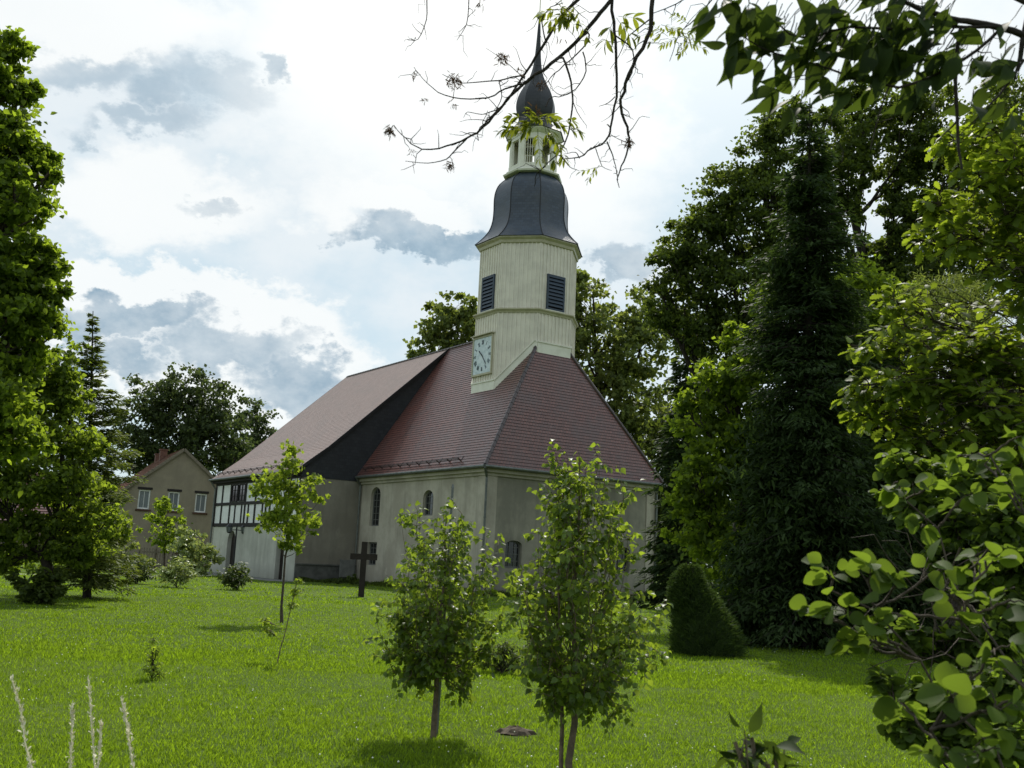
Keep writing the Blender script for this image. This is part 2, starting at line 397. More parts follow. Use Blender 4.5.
def leaves(kind, pos, axis, nor, size):
    T, Fq = LEAF[kind]
    y = nrm(axis); x = nrm(np.cross(y, nor)); z = np.cross(x, y)
    S = size[:, None, None]
    V = pos[:, None, :] + S*(T[None, :, 0:1]*x[:, None, :] + T[None, :, 1:2]*y[:, None, :] + T[None, :, 2:3]*z[:, None, :])
    k = len(T); n = len(pos)
    Fa = (Fq[None]+np.arange(n)[:, None, None]*k).reshape(-1, 4)
    return V.reshape(-1, 3), Fa
def join(parts):
    V = []; Fa = []; o = 0
    for v, f in parts:
        V.append(v); Fa.append(f+o); o += len(v)
    return np.concatenate(V), np.concatenate(Fa)
def tubes(paths, n=5):
    """paths: list of (points (k,3), radii (k,)) -> one array mesh"""
    out = []
    ang = np.arange(n)*2*math.pi/n; ca, sa = np.cos(ang), np.sin(ang)
    for p, r in paths:
        p = np.asarray(p, float); r = np.asarray(r, float); k = len(p)
        d = np.gradient(p, axis=0); d = nrm(d)
        ref = np.array([0, 0, 1.0]) if abs(d[0, 2]) < .9 else np.array([1.0, 0, 0])
        s = nrm(np.cross(d, ref)); o = np.cross(d, s)
        V = p[:, None, :] + r[:, None, None]*(s[:, None, :]*ca[None, :, None]+o[:, None, :]*sa[None, :, None])
        i = np.arange(k-1)[:, None]*n; j = np.arange(n)[None]; jn = (j+1) % n
        Fa = np.stack([i+j, i+jn, i+n+jn, i+n+j], -1).reshape(-1, 4)
        out.append((V.reshape(-1, 3), Fa))
    return join(out)
def curve(a, b, sag=0.0, k=7, wob=.03, bend=None):
    """gently wandering path from a to b"""
    a, b = np.asarray(a, float), np.asarray(b, float); t = np.linspace(0, 1, k)[:, None]
    p = a+(b-a)*t; ln = np.linalg.norm(b-a)
    p[:, 2] += (sag*ln*4*t*(1-t))[:, 0]
    if bend is not None: p += np.asarray(bend)*(4*t*(1-t))
    w_ = RG.normal(0, wob*ln, (k, 3)); w_[0] = 0; w_[-1] = 0
    return p+w_
def rdir(n):
    return nrm(RG.normal(size=(n, 3)))
# ------------------------------------------------------------------ ground sheets
g = MB(); g.face([(-600, -200, 0), (600, -200, 0), (600, 1000, 0), (-600, 1000, 0)])
tag(g.build('lawn', 'lawn'), kind='structure')
def strip(name, pts, wdt, z, m):
    b = MB(); pts = [Vector((x, y, z)) for x, y in pts]; Ls, Rs = [], []
    for i, p in enumerate(pts):
        d = (pts[min(i+1, len(pts)-1)]-pts[max(i-1, 0)]).normalized(); s_ = Vector((-d.y, d.x, 0))*wdt/2
        k = 1+.12*math.sin(i*2.3); Ls.append(p+s_*k); Rs.append(p-s_*k)
    for i in range(len(pts)-1): b.face([Rs[i], Rs[i+1], Ls[i+1], Ls[i]])
    return tag(b.build(name, m), kind='structure')

# ------------------------------------------------------------------ church
CX, CY, TH = -.936, 45.092, .6038
W, LJ, PJ, LA = 10.165, 12.569, 3.503, 13.517
LT = LJ+LA; HE = 5.71; HR = 13.77; OV = .35; HP = 2.85
TS, RT = 4.66, 2.687
church = empty('village_church', (CX, CY, 0), TH, 'plastered village church with plum tiled roof, dark bell shaped dome and cream boarded tower', 'church')
cth, sth = math.cos(TH), math.sin(TH)
def CW(x, y, z=0): return np.array([CX+cth*x-sth*y, CY+sth*x+cth*y, z])

def arch_top(u0, u1, z1, rise, n=10):
    """points of a segmental / round head from left spring to right spring"""
    c = (u0+u1)/2; hw = (u1-u0)/2; return [(c-hw*math.cos(math.pi*k/n), z1-rise+rise*math.sin(math.pi*k/n)) for k in range(n+1)]
def wall_face(b, O, ud, nd, u0, u1, z0, z1, holes=(), thick=.3):
    """front sheet with real openings and reveals. holes: (ua, ub, za, zb, rise)"""
    O, ud, nd = Vector(O), Vector(ud), Vector(nd)
    Q = lambda u, z, d=0: O+ud*u+Vector((0, 0, z))-nd*d
    us = sorted({u0, u1, *[h[0] for h in holes], *[h[1] for h in holes]}); zs = sorted({z0, z1, *[h[2] for h in holes], *[h[3] for h in holes]})
    for i in range(len(us)-1):
        for j in range(len(zs)-1):
            um, zm = (us[i]+us[i+1])/2, (zs[j]+zs[j+1])/2
            if any(h[0] < um < h[1] and h[2] < zm < h[3] for h in holes): continue
            b.face([Q(us[i], zs[j]), Q(us[i+1], zs[j]), Q(us[i+1], zs[j+1]), Q(us[i], zs[j+1])])
    for (a, c, za, zb, rise) in holes:
        b.face([Q(a, za), Q(a, zb-rise), Q(a, zb-rise, thick), Q(a, za, thick)])
        b.face([Q(c, za, thick), Q(c, zb-rise, thick), Q(c, zb-rise), Q(c, za)])
        b.face([Q(a, za), Q(a, za, thick), Q(c, za, thick), Q(c, za)])
        top = arch_top(a, c, zb, rise) if rise > 0 else [(a, zb), (c, zb)]
        for k in range(len(top)-1):
            p, q = top[k], top[k+1]
            b.face([Q(*p), Q(*q), Q(*q, thick), Q(*p, thick)])
            if rise > 0 and zb - min(p[1], q[1]) > 1e-6: b.face([Q(*p), Q(*q), Q(q[0], zb), Q(p[0], zb)])
def opening_window(parent, O, ud, nd, a, c, za, zb, rise, cols, rows, depth=.2, name='window', bars='lead', m='glass', frame_w=.06, label=None):
    """frame with glazing bars and a pane set back in the opening"""
    O, ud, nd = Vector(O), Vector(ud), Vector(nd)
    Q = lambda u, z, d=0: O+ud*u+Vector((0, 0, z))-nd*d
    top = arch_top(a+.01, c-.01, zb-.01, rise) if rise > 0 else [(a+.01, zb-.01), (c-.01, zb-.01)]
    outl = [(c-.01, za+.01), (a+.01, za+.01)]; loop = outl+top
    cu, cz = (a+c)/2, (za+zb)/2
    f = MB()
    inner = [(cu+(u-cu)*(1-2*frame_w/(c-a)), cz+(z-cz)*(1-2*frame_w/(zb-za))) for u, z in loop]
    for k in range(len(loop)):
        j = (k+1) % len(loop)
        for d0, d1, A, B_ in ((depth-.06, depth-.06, loop, inner),):
            f.face([Q(*A[k], d0), Q(*A[j], d0), Q(*B_[j], d1), Q(*B_[k], d1)])
        f.face([Q(*inner[k], depth-.06), Q(*inner[j], depth-.06), Q(*inner[j], depth), Q(*inner[k], depth)])
    wr = [(za+(zb-za)*r/rows) for r in range(1, rows)]
    for q in range(1, cols):
        u = a+(c-a)*q/cols
        zt = zb-rise+rise*math.sqrt(max(0, 1-((u-cu)/((c-a)/2))**2)) if rise > 0 else zb
        f.beam(Q(u, za+.03, depth-.02), Q(u, zt-.03, depth-.02), .03, .03, nd)
    for z in wr:
        hw = (c-a)/2
        if rise > 0 and z > zb-rise: hw *= math.sqrt(max(0, 1-((z-zb+rise)/rise)**2))
        f.beam(Q(cu-hw+.02, z, depth-.025), Q(cu+hw-.02, z, depth-.025), .025, .03, nd)
    fo = f.build(name, bars, parent, label=label)
    p = MB(); p.face([Q(*q, depth-.003) for q in loop]); p.build('pane', m, fo)
    return fo

# nave walls
Xn, Yn = (-1, 0, 0), (0, -1, 0)
win_l = [(10.15, 11.25, 3.05, 5.12, .42), (4.62, 5.62, 3.55, 4.80, .40), (10.2, 11.25, 1.0, 2.2, 0)]
win_e = [(1.2, 2.1, 1.25, 2.48, .2), (7.78, 8.66, 1.25, 2.48, .2)]
b = MB()
# along local Y on X=0 : use ud=(0,1,0) ; sheet seen from -X
wall_face(b, (0, 0, 0), (0, 1, 0), Xn, 0, LJ+.2, 0, HE-.12, win_l)
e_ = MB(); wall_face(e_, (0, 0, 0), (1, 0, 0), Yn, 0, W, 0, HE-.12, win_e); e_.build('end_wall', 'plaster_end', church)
b.face([(W, 0, 0), (W, LT, 0), (W, LT, HE-.12), (W, 0, HE-.12)])
b.face([(0, LT, 0), (W, LT, 0), (W, LT, HE), (W/2, LT, HR-.15), (0, LT, HE)])
b.build('nave_wall', 'plaster', church)
b = MB()   # quoin strips: plain, slightly proud corner bands and eaves cornice
b.prism([(-.05, -.05, 0), (.55, -.05, 0), (.55, -.003, 0), (-.003, -.003, 0), (-.003, .55, 0), (-.05, .55, 0)], (0, 0, HE-.35)); b.build('corner_pilaster', 'plaster', church)
b = MB(); b.box(W-.5, W+.05, -.05, -.003, 0, HE-.35); b.build('corner_pilaster', 'plaster', church)
b = MB()
for (x0, x1, y0, y1) in ((-.10, -.003, -.10, LJ), (-.10, W+.1, -.10, -.003)):
    b.box(x0, x1, y0, y1, HE-.40, HE-.18)
for (x0, x1, y0, y1) in ((-.24, -.103, -.24, LJ), (-.24, W+.24, -.24, -.103)):
    b.box(x0, x1, y0, y1, HE-.26, HE-.10)
b.build('eaves_cornice', 'plaster', church)
for h in win_l: opening_window(church, (0, 0, 0), (0, 1, 0), Xn, *h, 3, 6 if h[3]-h[2] > 1.5 else 4)
for h in win_e: opening_window(church, (0, 0, 0), (1, 0, 0), Yn, *h, 3, 4)

# roof slopes made of overlapping courses
def course_roof(b, P0, ud, sd, nd, ufun, s0, s1, v0=0.0, course=.17, lift=.018, wob=0.0):
    P0, ud, sd, nd = Vector(P0), Vector(ud), Vector(sd), Vector(nd)
    s = s0; n = 0
    while s < s1-1e-6:
        e = min(s+course, s1); a0, a1 = ufun(s); c0, c1 = ufun(e)
        A, B_ = P0+ud*a0+sd*s+nd*lift, P0+ud*a1+sd*s+nd*lift; C_, D_ = P0+ud*c1+sd*e, P0+ud*c0+sd*e
        b.face([A, B_, C_, D_], [(a0, v0+s-s0), (a1, v0+s-s0), (c1, v0+e-s0), (c0, v0+e-s0)])
        b.face([A-nd*lift, B_-nd*lift, B_, A], [(a0, v0+s-s0), (a1, v0+s-s0), (a1, v0+s-s0+.004), (a0, v0+s-s0+.004)])
        s = e; n += 1
run = W/2+OV; rise = HR-HE; SLP = math.hypot(run, rise)
sdl = (run/SLP, 0, rise/SLP); ndl = (-rise/SLP, 0, run/SLP)
tanE = rise/(HP+OV); SE = math.hypot(HP+OV, rise)
b = MB()
# left slope: u = local Y
course_roof(b, (-OV, 0, HE), (0, 1, 0), sdl, ndl, lambda s: (-OV+(HP+OV)*s/SLP, LJ+.05), 0, SLP)
# right slope (hidden side)
course_roof(b, (W+OV, 0, HE), (0, 1, 0), (-sdl[0], 0, sdl[2]), (rise/SLP, 0, run/SLP), lambda s: (-OV+(HP+OV)*s/SLP, LT+.15), 0, SLP, course=.34)
# hip end
course_roof(b, (0, -OV, HE), (1, 0, 0), (0, (HP+OV)/SE, rise/SE), (0, -rise/SE, (HP+OV)/SE), lambda s: (-OV+run*s/SE, W+OV-run*s/SE), 0, SE)
# soffit
b.face([(-OV, -OV, HE-.1), (W+OV, -OV, HE-.1), (W+OV, LT, HE-.1), (-OV, LT, HE-.1)])
b.face([(-OV, -OV, HE-.1), (-OV, LJ, HE-.1), (-OV, LJ, HE+.01), (-OV, -OV, HE+.01)])
b.face([(-OV, -OV, HE-.1), (W+OV, -OV, HE-.1), (W+OV, -OV, HE+.01), (-OV, -OV, HE+.01)])
nroof = b.build('nave_roof', 'tile', church)
b = MB()     # hip and ridge tiles, one by one
def ridge_tiles(b, A, B_, r=.085, ln=.36):
    A, B_ = Vector(A), Vector(B_); n = int((B_-A).length/ln)
    for k in range(n):
        p, q = A.lerp(B_, k/n), A.lerp(B_, (k+1.06)/n)
        b.tube([p, q], [r*1.12, r*.95], 8)
ridge_tiles(b, (-OV, -OV, HE+.03), (W/2, HP, HR+.03)); ridge_tiles(b, (W+OV, -OV, HE+.03), (W/2, HP, HR+.03))
ridge_tiles(b, (W/2, HP, HR), (W/2, LT+.1, HR))
b.build('ridge_tiles', 'tile', church)

# annex under the long lower-pitched roof
XA = -PJ
prof = [(-PJ-OV, HE+.10), (-3.0, 6.50), (-2.15, 7.17), (W/2, HR+.02)]
b = MB(); v0 = 0
for (xa, za), (xb, zb) in zip(prof[:-1], prof[1:]):
    dl = math.hypot(xb-xa, zb-za); sd = ((xb-xa)/dl, 0, (zb-za)/dl); nd = (-sd[2], 0, sd[0])
    course_roof(b, (xa, 0, za), (0, 1, 0), sd, nd, lambda s: (LJ-.18, LT+.22), 0, dl, v0=v0, lift=.008)
    v0 += dl
under = [(x, LJ-.18, z-.09) for x, z in prof]; und2 = [(x, LT+.22, z-.09) for x, z in prof]
for k in range(3): b.face([und2[k], und2[k+1], under[k+1], under[k]])
for yy in (LJ-.18, LT+.22):
    for k in range(3): b.face([(prof[k][0], yy, prof[k][1]-.09), (prof[k+1][0], yy, prof[k+1][1]-.09), (prof[k+1][0], yy, prof[k+1][1]+.02), (prof[k][0], yy, prof[k][1]+.02)])
b.build('annex_roof', 'tile2', church)
b = MB()
for k in range(3):
    (xa, za), (xb, zb) = prof[k], prof[k+1]
    b.beam((xa, LJ-.20, za-.03), (xb, LJ-.20, zb-.03), .03, .15)
b.build('verge_board', 'slate_dark', church)
# slate hung cheek between the two roof slopes
zc = HE-.12
poly = [(XA, zc)]+[(max(x, XA), z-.10) for x, z in prof[0:1]]+[(x, z-.10) for x, z in prof[1:]]+[(-OV-.02, HE-.05), (-OV-.02, zc)]
b = MB(); b.face([(x, LJ-.02, z) for x, z in poly], [(x, z) for x, z in poly])
b.face([(x, LJ-.02, z) for x, z in ((XA-.05, zc-.12), (0, zc-.12), (0, zc), (XA-.05, zc))], [(0, 0), (3, 0), (3, .1), (0, .1)])
b.face([(XA, LT, 0), (XA, LT, HE), (-2.2, LT, 7.05), (W/2, LT, HR-.2), (W/2, LT, 0)], [(0, 0)]*5)
b.build('slate_cheek', 'slate_dark', church)
doorz = [(14.15, 15.25, 0, 1.98, 0), (21.8, 23.15, 0, 2.6, .67)]
b = MB()
wall_face(b, (XA, 0, 0), (0, 1, 0), Xn, LJ, LT, 0, 2.82, doorz)
b.build('annex_front_wall', 'lime', church)
b = MB(); wall_face(b, (0, LJ, 0), (1, 0, 0), Yn, XA, -.002, .86, HE-.24)
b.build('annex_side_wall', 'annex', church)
b = MB(); b.box(XA+.01, -.01, LJ-.09, LJ, 0, .86); b.box(XA+.005, -.012, LJ-.16, LJ, .862, .93)
b.build('plinth', 'plinth', church)
for (a, c, za, zb, rise) in doorz:
    b = MB(); top = arch_top(a, c, zb, rise) if rise else [(a, zb), (c, zb)]
    b.prism([(XA+.26, a, za), ] + [(XA+.26, u, z) for u, z in top] + [(XA+.26, c, za)], (.05, 0, 0))
    for q in range(1, 6):
        u = a+(c-a)*q/6; b.box(XA+.245, XA+.259, u-.012, u+.012, .05, zb-rise-.05)
    d = b.build('door', 'door', church)
    h = MB(); h.tube([(XA+.20, c-.14, 1.05), (XA+.20, c-.28, 1.05)], .015, 6); h.tube([(XA+.255, c-.14, 1.05), (XA+.20, c-.14, 1.05)], .012, 6); h.build('handle', 'black', d)
# half-timbered upper storey
b = MB(); fz0, fz1, zr = 2.84, HE-.05, 4.22
b.box(XA-.05, XA+.15, LJ, LT, fz0, fz0+.2); b.box(XA-.05, XA+.15, LJ, LT, fz1-.26, fz1); b.box(XA-.048, XA+.15, LJ, LT, zr-.09, zr+.09)
span = LT-LJ
posts = [LT-.1, 24.75, 23.25, 20.65, 19.0, 17.3, 15.6, 13.95, LJ+.1]
for y in posts: b.box(XA-.046, XA+.15, y-.09, y+.09, fz0+.2, fz1-.26)
for y in np.arange(LT-1.55, LJ+.8, -1.12):
    if min(abs(y-q) for q in posts) > .35: b.box(XA-.044, XA+.15, y-.075, y+.075, fz0+.2, zr-.09)
b.beam((XA+.02, 15.45, fz0+.25), (XA+.02, 14.1, fz1-.3), .14, .14, (1, 0, 0))
b.build('timber_frame', 'timber', church)
b = MB(); b.face([(XA, LJ, fz0), (XA, LT, fz0), (XA, LT, fz1), (XA, LJ, fz1)]); b.build('infill_panels', 'white', church)
for a, c in ((20.74, 21.9), (22.0, 23.16)):
    opening_window(church, (XA-.04, 0, 0), (0, 1, 0), Xn, a, c, zr+.1, fz1-.27, 0, 2, 3, depth=.03, bars='timber', m='glass')
b = MB(); b.box(XA-.25, XA-.052, LJ, LT+.1, fz1-.12, fz1); b.box(XA-.34, XA-.05, LJ-.1, LT+.15, fz1+.002, fz1+.06); b.build('eaves_board', 'timber', church)

# gutters, downpipes, snow guards
def gutter(b, A, B_):
    b = MB(); b.tube([A, B_], .075, 8); b.build('gutter', 'zinc', church)
gutter(b, (-OV-.07, -OV-.05, HE-.03), (-OV-.07, LJ-.2, HE-.03)); gutter(b, (-OV-.05, -OV-.07, HE-.03), (W+OV+.05, -OV-.07, HE-.03))
gutter(b, (XA-OV-.08, LJ-.2, HE+.05), (XA-OV-.08, LT+.25, HE+.05))
for pts in ([(-OV-.05, -OV-.07, HE-.08), (-.1, -.14, HE-.5), (-.1, -.14, .1)], [(-OV-.06, LJ-.25, HE-.08), (-.12, LJ-.2, HE-.45), (-.12, LJ-.2, .1)],
            [(W+.28, -OV-.05, HE-.08), (W+.08, -.14, HE-.5), (W+.08, -.14, .1)], [(XA-OV-.08, LT-.0, HE), (XA-.12, LT-.12, HE-.5), (XA-.12, LT-.12, .1)]):
    b = MB(); b.tube(pts, .055, 8)
    for z in (1.2, 3.4): b.tube([(pts[2][0], pts[2][1], z), (pts[2][0], pts[2][1], z+.05)], .072, 8)
    b.build('downpipe', 'zinc', church)
def guard(y0, y1, base, sd, nd, s):
    b = MB(); p = Vector(base)+Vector(sd)*s+Vector(nd)*.17
    for k in (0, .08): b.tube([p+Vector((0, y0, 0))+Vector(nd)*k-Vector(nd)*.05, p+Vector((0, y1, 0))+Vector(nd)*k-Vector(nd)*.05], .022, 6)
    n = int((y1-y0)/.95)
    for k in range(n+1):
        y = y0+.1+(y1-y0-.2)*k/n; q = p+Vector((0, y, 0)); b.beam(q-Vector(nd)*.17, q+Vector(nd)*.07, .04, .05, (0, 1, 0)); b.beam(q-Vector(nd)*.15, q-Vector(nd)*.15+Vector(sd)*.3, .03, .02)
    b.build('snow_guard', 'tile', church)
guard(2.0, LJ-.6, (-OV, 0, HE), sdl, ndl, .42)
_d = Vector((prof[1][0]-prof[0][0], 0, prof[1][1]-prof[0][1])).normalized()
guard(LJ+.2, LT-.1, (XA-OV, 0, HE+.10), _d, (-_d.z, 0, _d.x), .42)

# tower
A0 = rad(22.5)
def oct_ring(r, z): return [(W/2+r*math.cos(A0+math.pi/4*k), TS+r*math.sin(A0+math.pi/4*k), z) for k in range(8)]
RS = (HR-HE)/(W/2+OV)
def roof_h(x, y): return min(HE+(x+OV)*RS, HE+(W+OV-x)*RS, HE+(y+OV)*tanE, HR)
Z1, Z2 = 14.06, 17.95
def shaft(b, r, z0, z1):
    ra, rb = oct_ring(r, z0), oct_ring(r, z1)
    for k in range(8):
        j = (k+1) % 8; b.face([ra[k], ra[j], rb[j], rb[k]])
        A, B_ = Vector(ra[k]), Vector(ra[j]); e = (B_-A).normalized(); n = Vector((e.y, -e.x, 0)); ln = (B_-A).length
        nb = 9
        for q in range(nb+1):
            p = A+e*(ln*q/nb); s_ = .034 if 0 < q < nb else .06
            u = p-e*s_*(1 if q else 0); v = p+e*s_*(1 if q < nb else 0)
            b.hexa([u-n*.01, v-n*.01, v+n*.040, u+n*.040, *[Vector((t.x, t.y, z1)) for t in (u-n*.01, v-n*.01, v+n*.040, u+n*.040)]])
b = MB(); shaft(b, RT, 8.6, Z1-.05); shaft(b, RT-.06, Z1+.05, Z2)
b.build('tower_shaft', 'board', church)
def oct_band(b, prof_):
    b.rings([oct_ring(r, z) for r, z in prof_])
b = MB(); oct_band(b, [(RT-.08, Z1-.12), (RT+.06, Z1-.10), (RT+.10, Z1-.02), (RT+.20, Z1+.05), (RT+.20, Z1+.11), (RT+.02, Z1+.16), (RT-.08, Z1+.2)])
b.build('tower_cornice', 'trimd', church); b = MB()
oct_band(b, [(RT-.1, Z2-.30), (RT+.05, Z2-.26), (RT+.08, Z2-.12), (RT+.22, Z2-.02), (RT+.22, Z2+.04), (RT-.1, Z2+.06)])
b.build('tower_cornice', 'trimd', church)
b = MB()     # flashing board along the roof
for k in range(8):
    a, c = oct_ring(RT, 0)[k], oct_ring(RT, 0)[(k+1) % 8]; A, B_ = Vector(a), Vector(c)
    e = (B_-A).normalized(); n = Vector((e.y, -e.x, 0)); Nn = 24
    for (lo, hi, o1) in ((-.25, .36, .08), (.362, .43, .12)):
        for q in range(Nn):
            p, r_ = A.lerp(B_, q/Nn), A.lerp(B_, (q+1)/Nn)
            if q == 0: p = p-e*.02
            if q == Nn-1: r_ = r_+e*.02
            zp, zq = roof_h(p.x, p.y), roof_h(r_.x, r_.y); i_, o_ = -n*.02, n*o1
            b.hexa([p+i_+Vector((0, 0, zp+lo)), r_+i_+Vector((0, 0, zq+lo)), r_+o_+Vector((0, 0, zq+lo)), p+o_+Vector((0, 0, zp+lo)),
                    p+i_+Vector((0, 0, zp+hi)), r_+i_+Vector((0, 0, zq+hi)), r_+o_+Vector((0, 0, zq+hi)), p+o_+Vector((0, 0, zp+hi))])
b.build('tower_flashing', 'trim', church)
# louvred sound windows on the four main faces
AP = (RT-.06)*math.cos(A0)+.035
for k in range(4):
    ang = k*math.pi/2; n = Vector((math.cos(ang), math.sin(ang), 0)); e = Vector((-n.y, n.x, 0))
    c0 = Vector((W/2, TS, 15.17))+n*AP; up = Vector((0, 0, 1))
    b = MB(); hw, hh = .52, .88
    for s_ in (-1, 1):
        b.beam(c0+e*s_*hw+n*.04-up*hh, c0+e*s_*hw+n*.04+up*hh, .1, .1, n)
        b.beam(c0+up*s_*hh+n*.041-e*(hw+.05), c0+up*s_*hh+n*.041+e*(hw+.05), .1, .1, n)
    fr = b.build('louvre_window', 'louvre', church)
    s2 = MB(); s2.beam(c0-up*(hh+.10)-e*(hw+.08)+n*.07, c0-up*(hh+.10)+e*(hw+.08)+n*.07, .06, .16, n); s2.build('sill', 'trim', fr)
    s2 = MB()
    for q in range(9):
        z = -hh+.14+q*.19; a, d = c0+up*z+n*.10, c0+up*(z+.13)+n*.045
        s2.hexa([a-e*.47, a+e*.47, d+e*.47, d-e*.47, a-e*.47+up*.025, a+e*.47+up*.025, d+e*.47+up*.025, d-e*.47+up*.025])
    s2.build('slats', 'louvre', fr)
    s2 = MB(); s2.face([c0+n*.034-e*hw-up*hh, c0+n*.034+e*hw-up*hh, c0+n*.034+e*hw+up*hh, c0+n*.034-e*hw+up*hh]); s2.build('opening', 'dark', fr)
# clock on the long side of the shaft
n = Vector((-1, 0, 0)); e = Vector((0, 1, 0)); up = Vector((0, 0, 1)); c0 = Vector((W/2-RT*math.cos(A0)-.03, 4.80, 11.88)); hw, hh = .85, .95
b = MB(); b.prism([c0-e*hw-up*hh, c0+e*hw-up*hh, c0+e*hw+up*hh, c0-e*hw+up*hh], n*.06); clock = b.build('clock_face', 'dial', church)
b = MB()
for s_ in (-1, 1):
    b.beam(c0+e*s_*(hw+.03)+n*.05-up*(hh+.08), c0+e*s_*(hw+.03)+n*.05+up*(hh+.08), .08, .10, n); b.beam(c0+up*s_*(hh+.04)+n*.051-e*(hw+.06), c0+up*s_*(hh+.04)+n*.051+e*(hw+.06), .10, .10, n)
b.build('frame', 'trimd', clock)
b = MB(); b.beam(c0+up*(hh+.13)-e*(hw+.14)+n*.10, c0+up*(hh+.13)+e*(hw+.14)+n*.10, .05, .24, n); b.build('hood', 'trimd', clock)
ROM = ['XII', 'I', 'II', 'III', 'IIII', 'V', 'VI', 'VII', 'VIII', 'IX', 'X', 'XI']
for hnum in range(12):
    b = MB()
    a = math.pi/6*hnum; rr = .70
    # seen from -X, local +Y runs to the left, so right = -Y
    rt_, u2 = -e, up
    ctr = c0+n*.066+rt_*math.sin(a)*rr+u2*math.cos(a)*rr
    ax = rt_*math.cos(a)-u2*math.sin(a); ay = rt_*math.sin(a)+u2*math.cos(a); s_ = ROM[hnum]; wch = {'I': .05, 'V': .10, 'X': .10}
    tot = sum(wch[ch] for ch in s_); x = -tot/2
    for ch in s_:
        xm = x+wch[ch]/2
        if ch == 'I': segs = [((xm, -.11), (xm, .11))]
        elif ch == 'V': segs = [((xm-.035, .11), (xm, -.11)), ((xm+.035, .11), (xm, -.11))]
        else: segs = [((xm-.035, .11), (xm+.035, -.11)), ((xm+.035, .11), (xm-.035, -.11))]
        for (p, q) in segs: b.beam(ctr+ax*p[0]+ay*p[1], ctr+ax*q[0]+ay*q[1], .022, .012, n)
        x += wch[ch]
    b.build('numeral', 'louvre', clock)
for a, ln, wd in ((rad(-48), .42, .06), (rad(142), .60, .04)):
    b = MB(); d = -e*math.sin(a)+up*math.cos(a); b.beam(c0+n*.085-d*.1, c0+n*.085+d*ln, wd, .012, n); b.build('clock_hand', 'black', clock)

# bell roof, lantern, onion, spire
def interp(prof_, k=5):
    out = []
    n_ = len(prof_)
    for i in range(n_-1):
        p0, p1, p2, p3 = prof_[max(i-1, 0)], prof_[i], prof_[i+1], prof_[min(i+2, n_-1)]
        for q in range(k):
            t = q/k
            out.append(tuple(.5*((2*p1[c])+(-p0[c]+p2[c])*t+(2*p0[c]-5*p1[c]+4*p2[c]-p3[c])*t*t+(-p0[c]+3*p1[c]-3*p2[c]+p3[c])*t**3) for c in (0, 1)))
    out.append(prof_[-1]); return out
def dome(b, prof_, step=.025):
    pr = interp(prof_); v = 0
    for i in range(len(pr)-1):
        (r0, z0), (r1, z1) = pr[i], pr[i+1]; dl = math.hypot(r1-r0, z1-z0); A, B_ = oct_ring(r0, z0), oct_ring(r1, z1)
        for k in range(8):
            j = (k+1) % 8; s0, s1 = r0*.765, r1*.765
            b.face([A[k], A[j], B_[j], B_[k]], [(k*2.5-s0/2, v), (k*2.5+s0/2, v), (k*2.5+s1/2, v+dl), (k*2.5-s1/2, v+dl)])
        v += dl
b = MB(); dome(b, [(2.98, Z2+.05), (2.60, 18.38), (2.26, 18.85), (2.09, 19.4), (2.05, 20.0), (2.06, 20.6), (2.00, 21.1), (1.80, 21.55), (1.30, 22.02)])
b.rings([oct_ring(2.98, Z2+.05), oct_ring(2.4, Z2+.06)]); broof = b.build('bell_roof', 'slate', church)
b = MB()
for k in range(8):
    pr = interp([(2.98, Z2+.05), (2.60, 18.38), (2.26, 18.85), (2.09, 19.4), (2.05, 20.0), (2.06, 20.6), (2.00, 21.1), (1.80, 21.55), (1.30, 22.02)], 3); a = A0+math.pi/4*k
    b.tube([(W/2+(r+.0)*math.cos(a), TS+r*math.sin(a), z) for r, z in pr], .03, 6)
b.build('hip_roll', 'slate_dark', broof)
b = MB(); pr = interp([(2.98, 18.0), (2.60, 18.38), (2.26, 18.85), (2.09, 19.4), (2.05, 20.0), (2.06, 20.6), (2.00, 21.1), (1.80, 21.55), (1.32, 22.05), (1.36, 24.3), (1.7, 24.6)], 3)
a = rad(-66); b.tube([(W/2+(r*.95+.06)*math.cos(a), TS+(r*.95+.06)*math.sin(a), z) for r, z in pr], .015, 5); b.build('lightning_conductor', 'zinc', church)
LR = 1.36
b = MB(); oct_band(b, [(1.2, 22.0), (1.62, 22.02), (1.66, 22.10), (1.50, 22.18), (1.45, 22.30), (LR, 22.30), (LR, 22.55), (LR-.16, 22.56), (LR-.16, 22.3)])
lan = b.build('lantern', 'trim', church); b = MB()
oct_band(b, [(LR-.16, 23.95), (LR+.0, 23.95), (LR+.0, 24.25), (LR+.12, 24.32), (LR+.26, 24.42), (LR+.28, 24.50), (.9, 24.5)])
b.build('cornice', 'trim', lan)
for k in range(8):
    a = A0+math.pi/4*k; b = MB(); p = Vector((W/2, TS, 0)); 
    n1 = Vector((math.cos(a), math.sin(a), 0)); t1 = Vector((-n1.y, n1.x, 0))
    q0 = p+n1*(LR-.02); w_ = .20
    base = [q0+t1*0+n1*.0, q0-n1*.14*1+t1*.0]
    c_, s_ = math.cos(math.pi/8), math.sin(math.pi/8)
    pl = [q0, q0+t1*w_*c_-n1*w_*s_, q0+t1*w_*c_-n1*(w_*s_+.13), q0-n1*.16, q0-t1*w_*c_-n1*(w_*s_+.13), q0-t1*w_*c_-n1*w_*s_]
    b.prism([Vector((v.x, v.y, 22.5)) for v in pl], (0, 0, 1.5)); b.build('post', 'trim', lan)
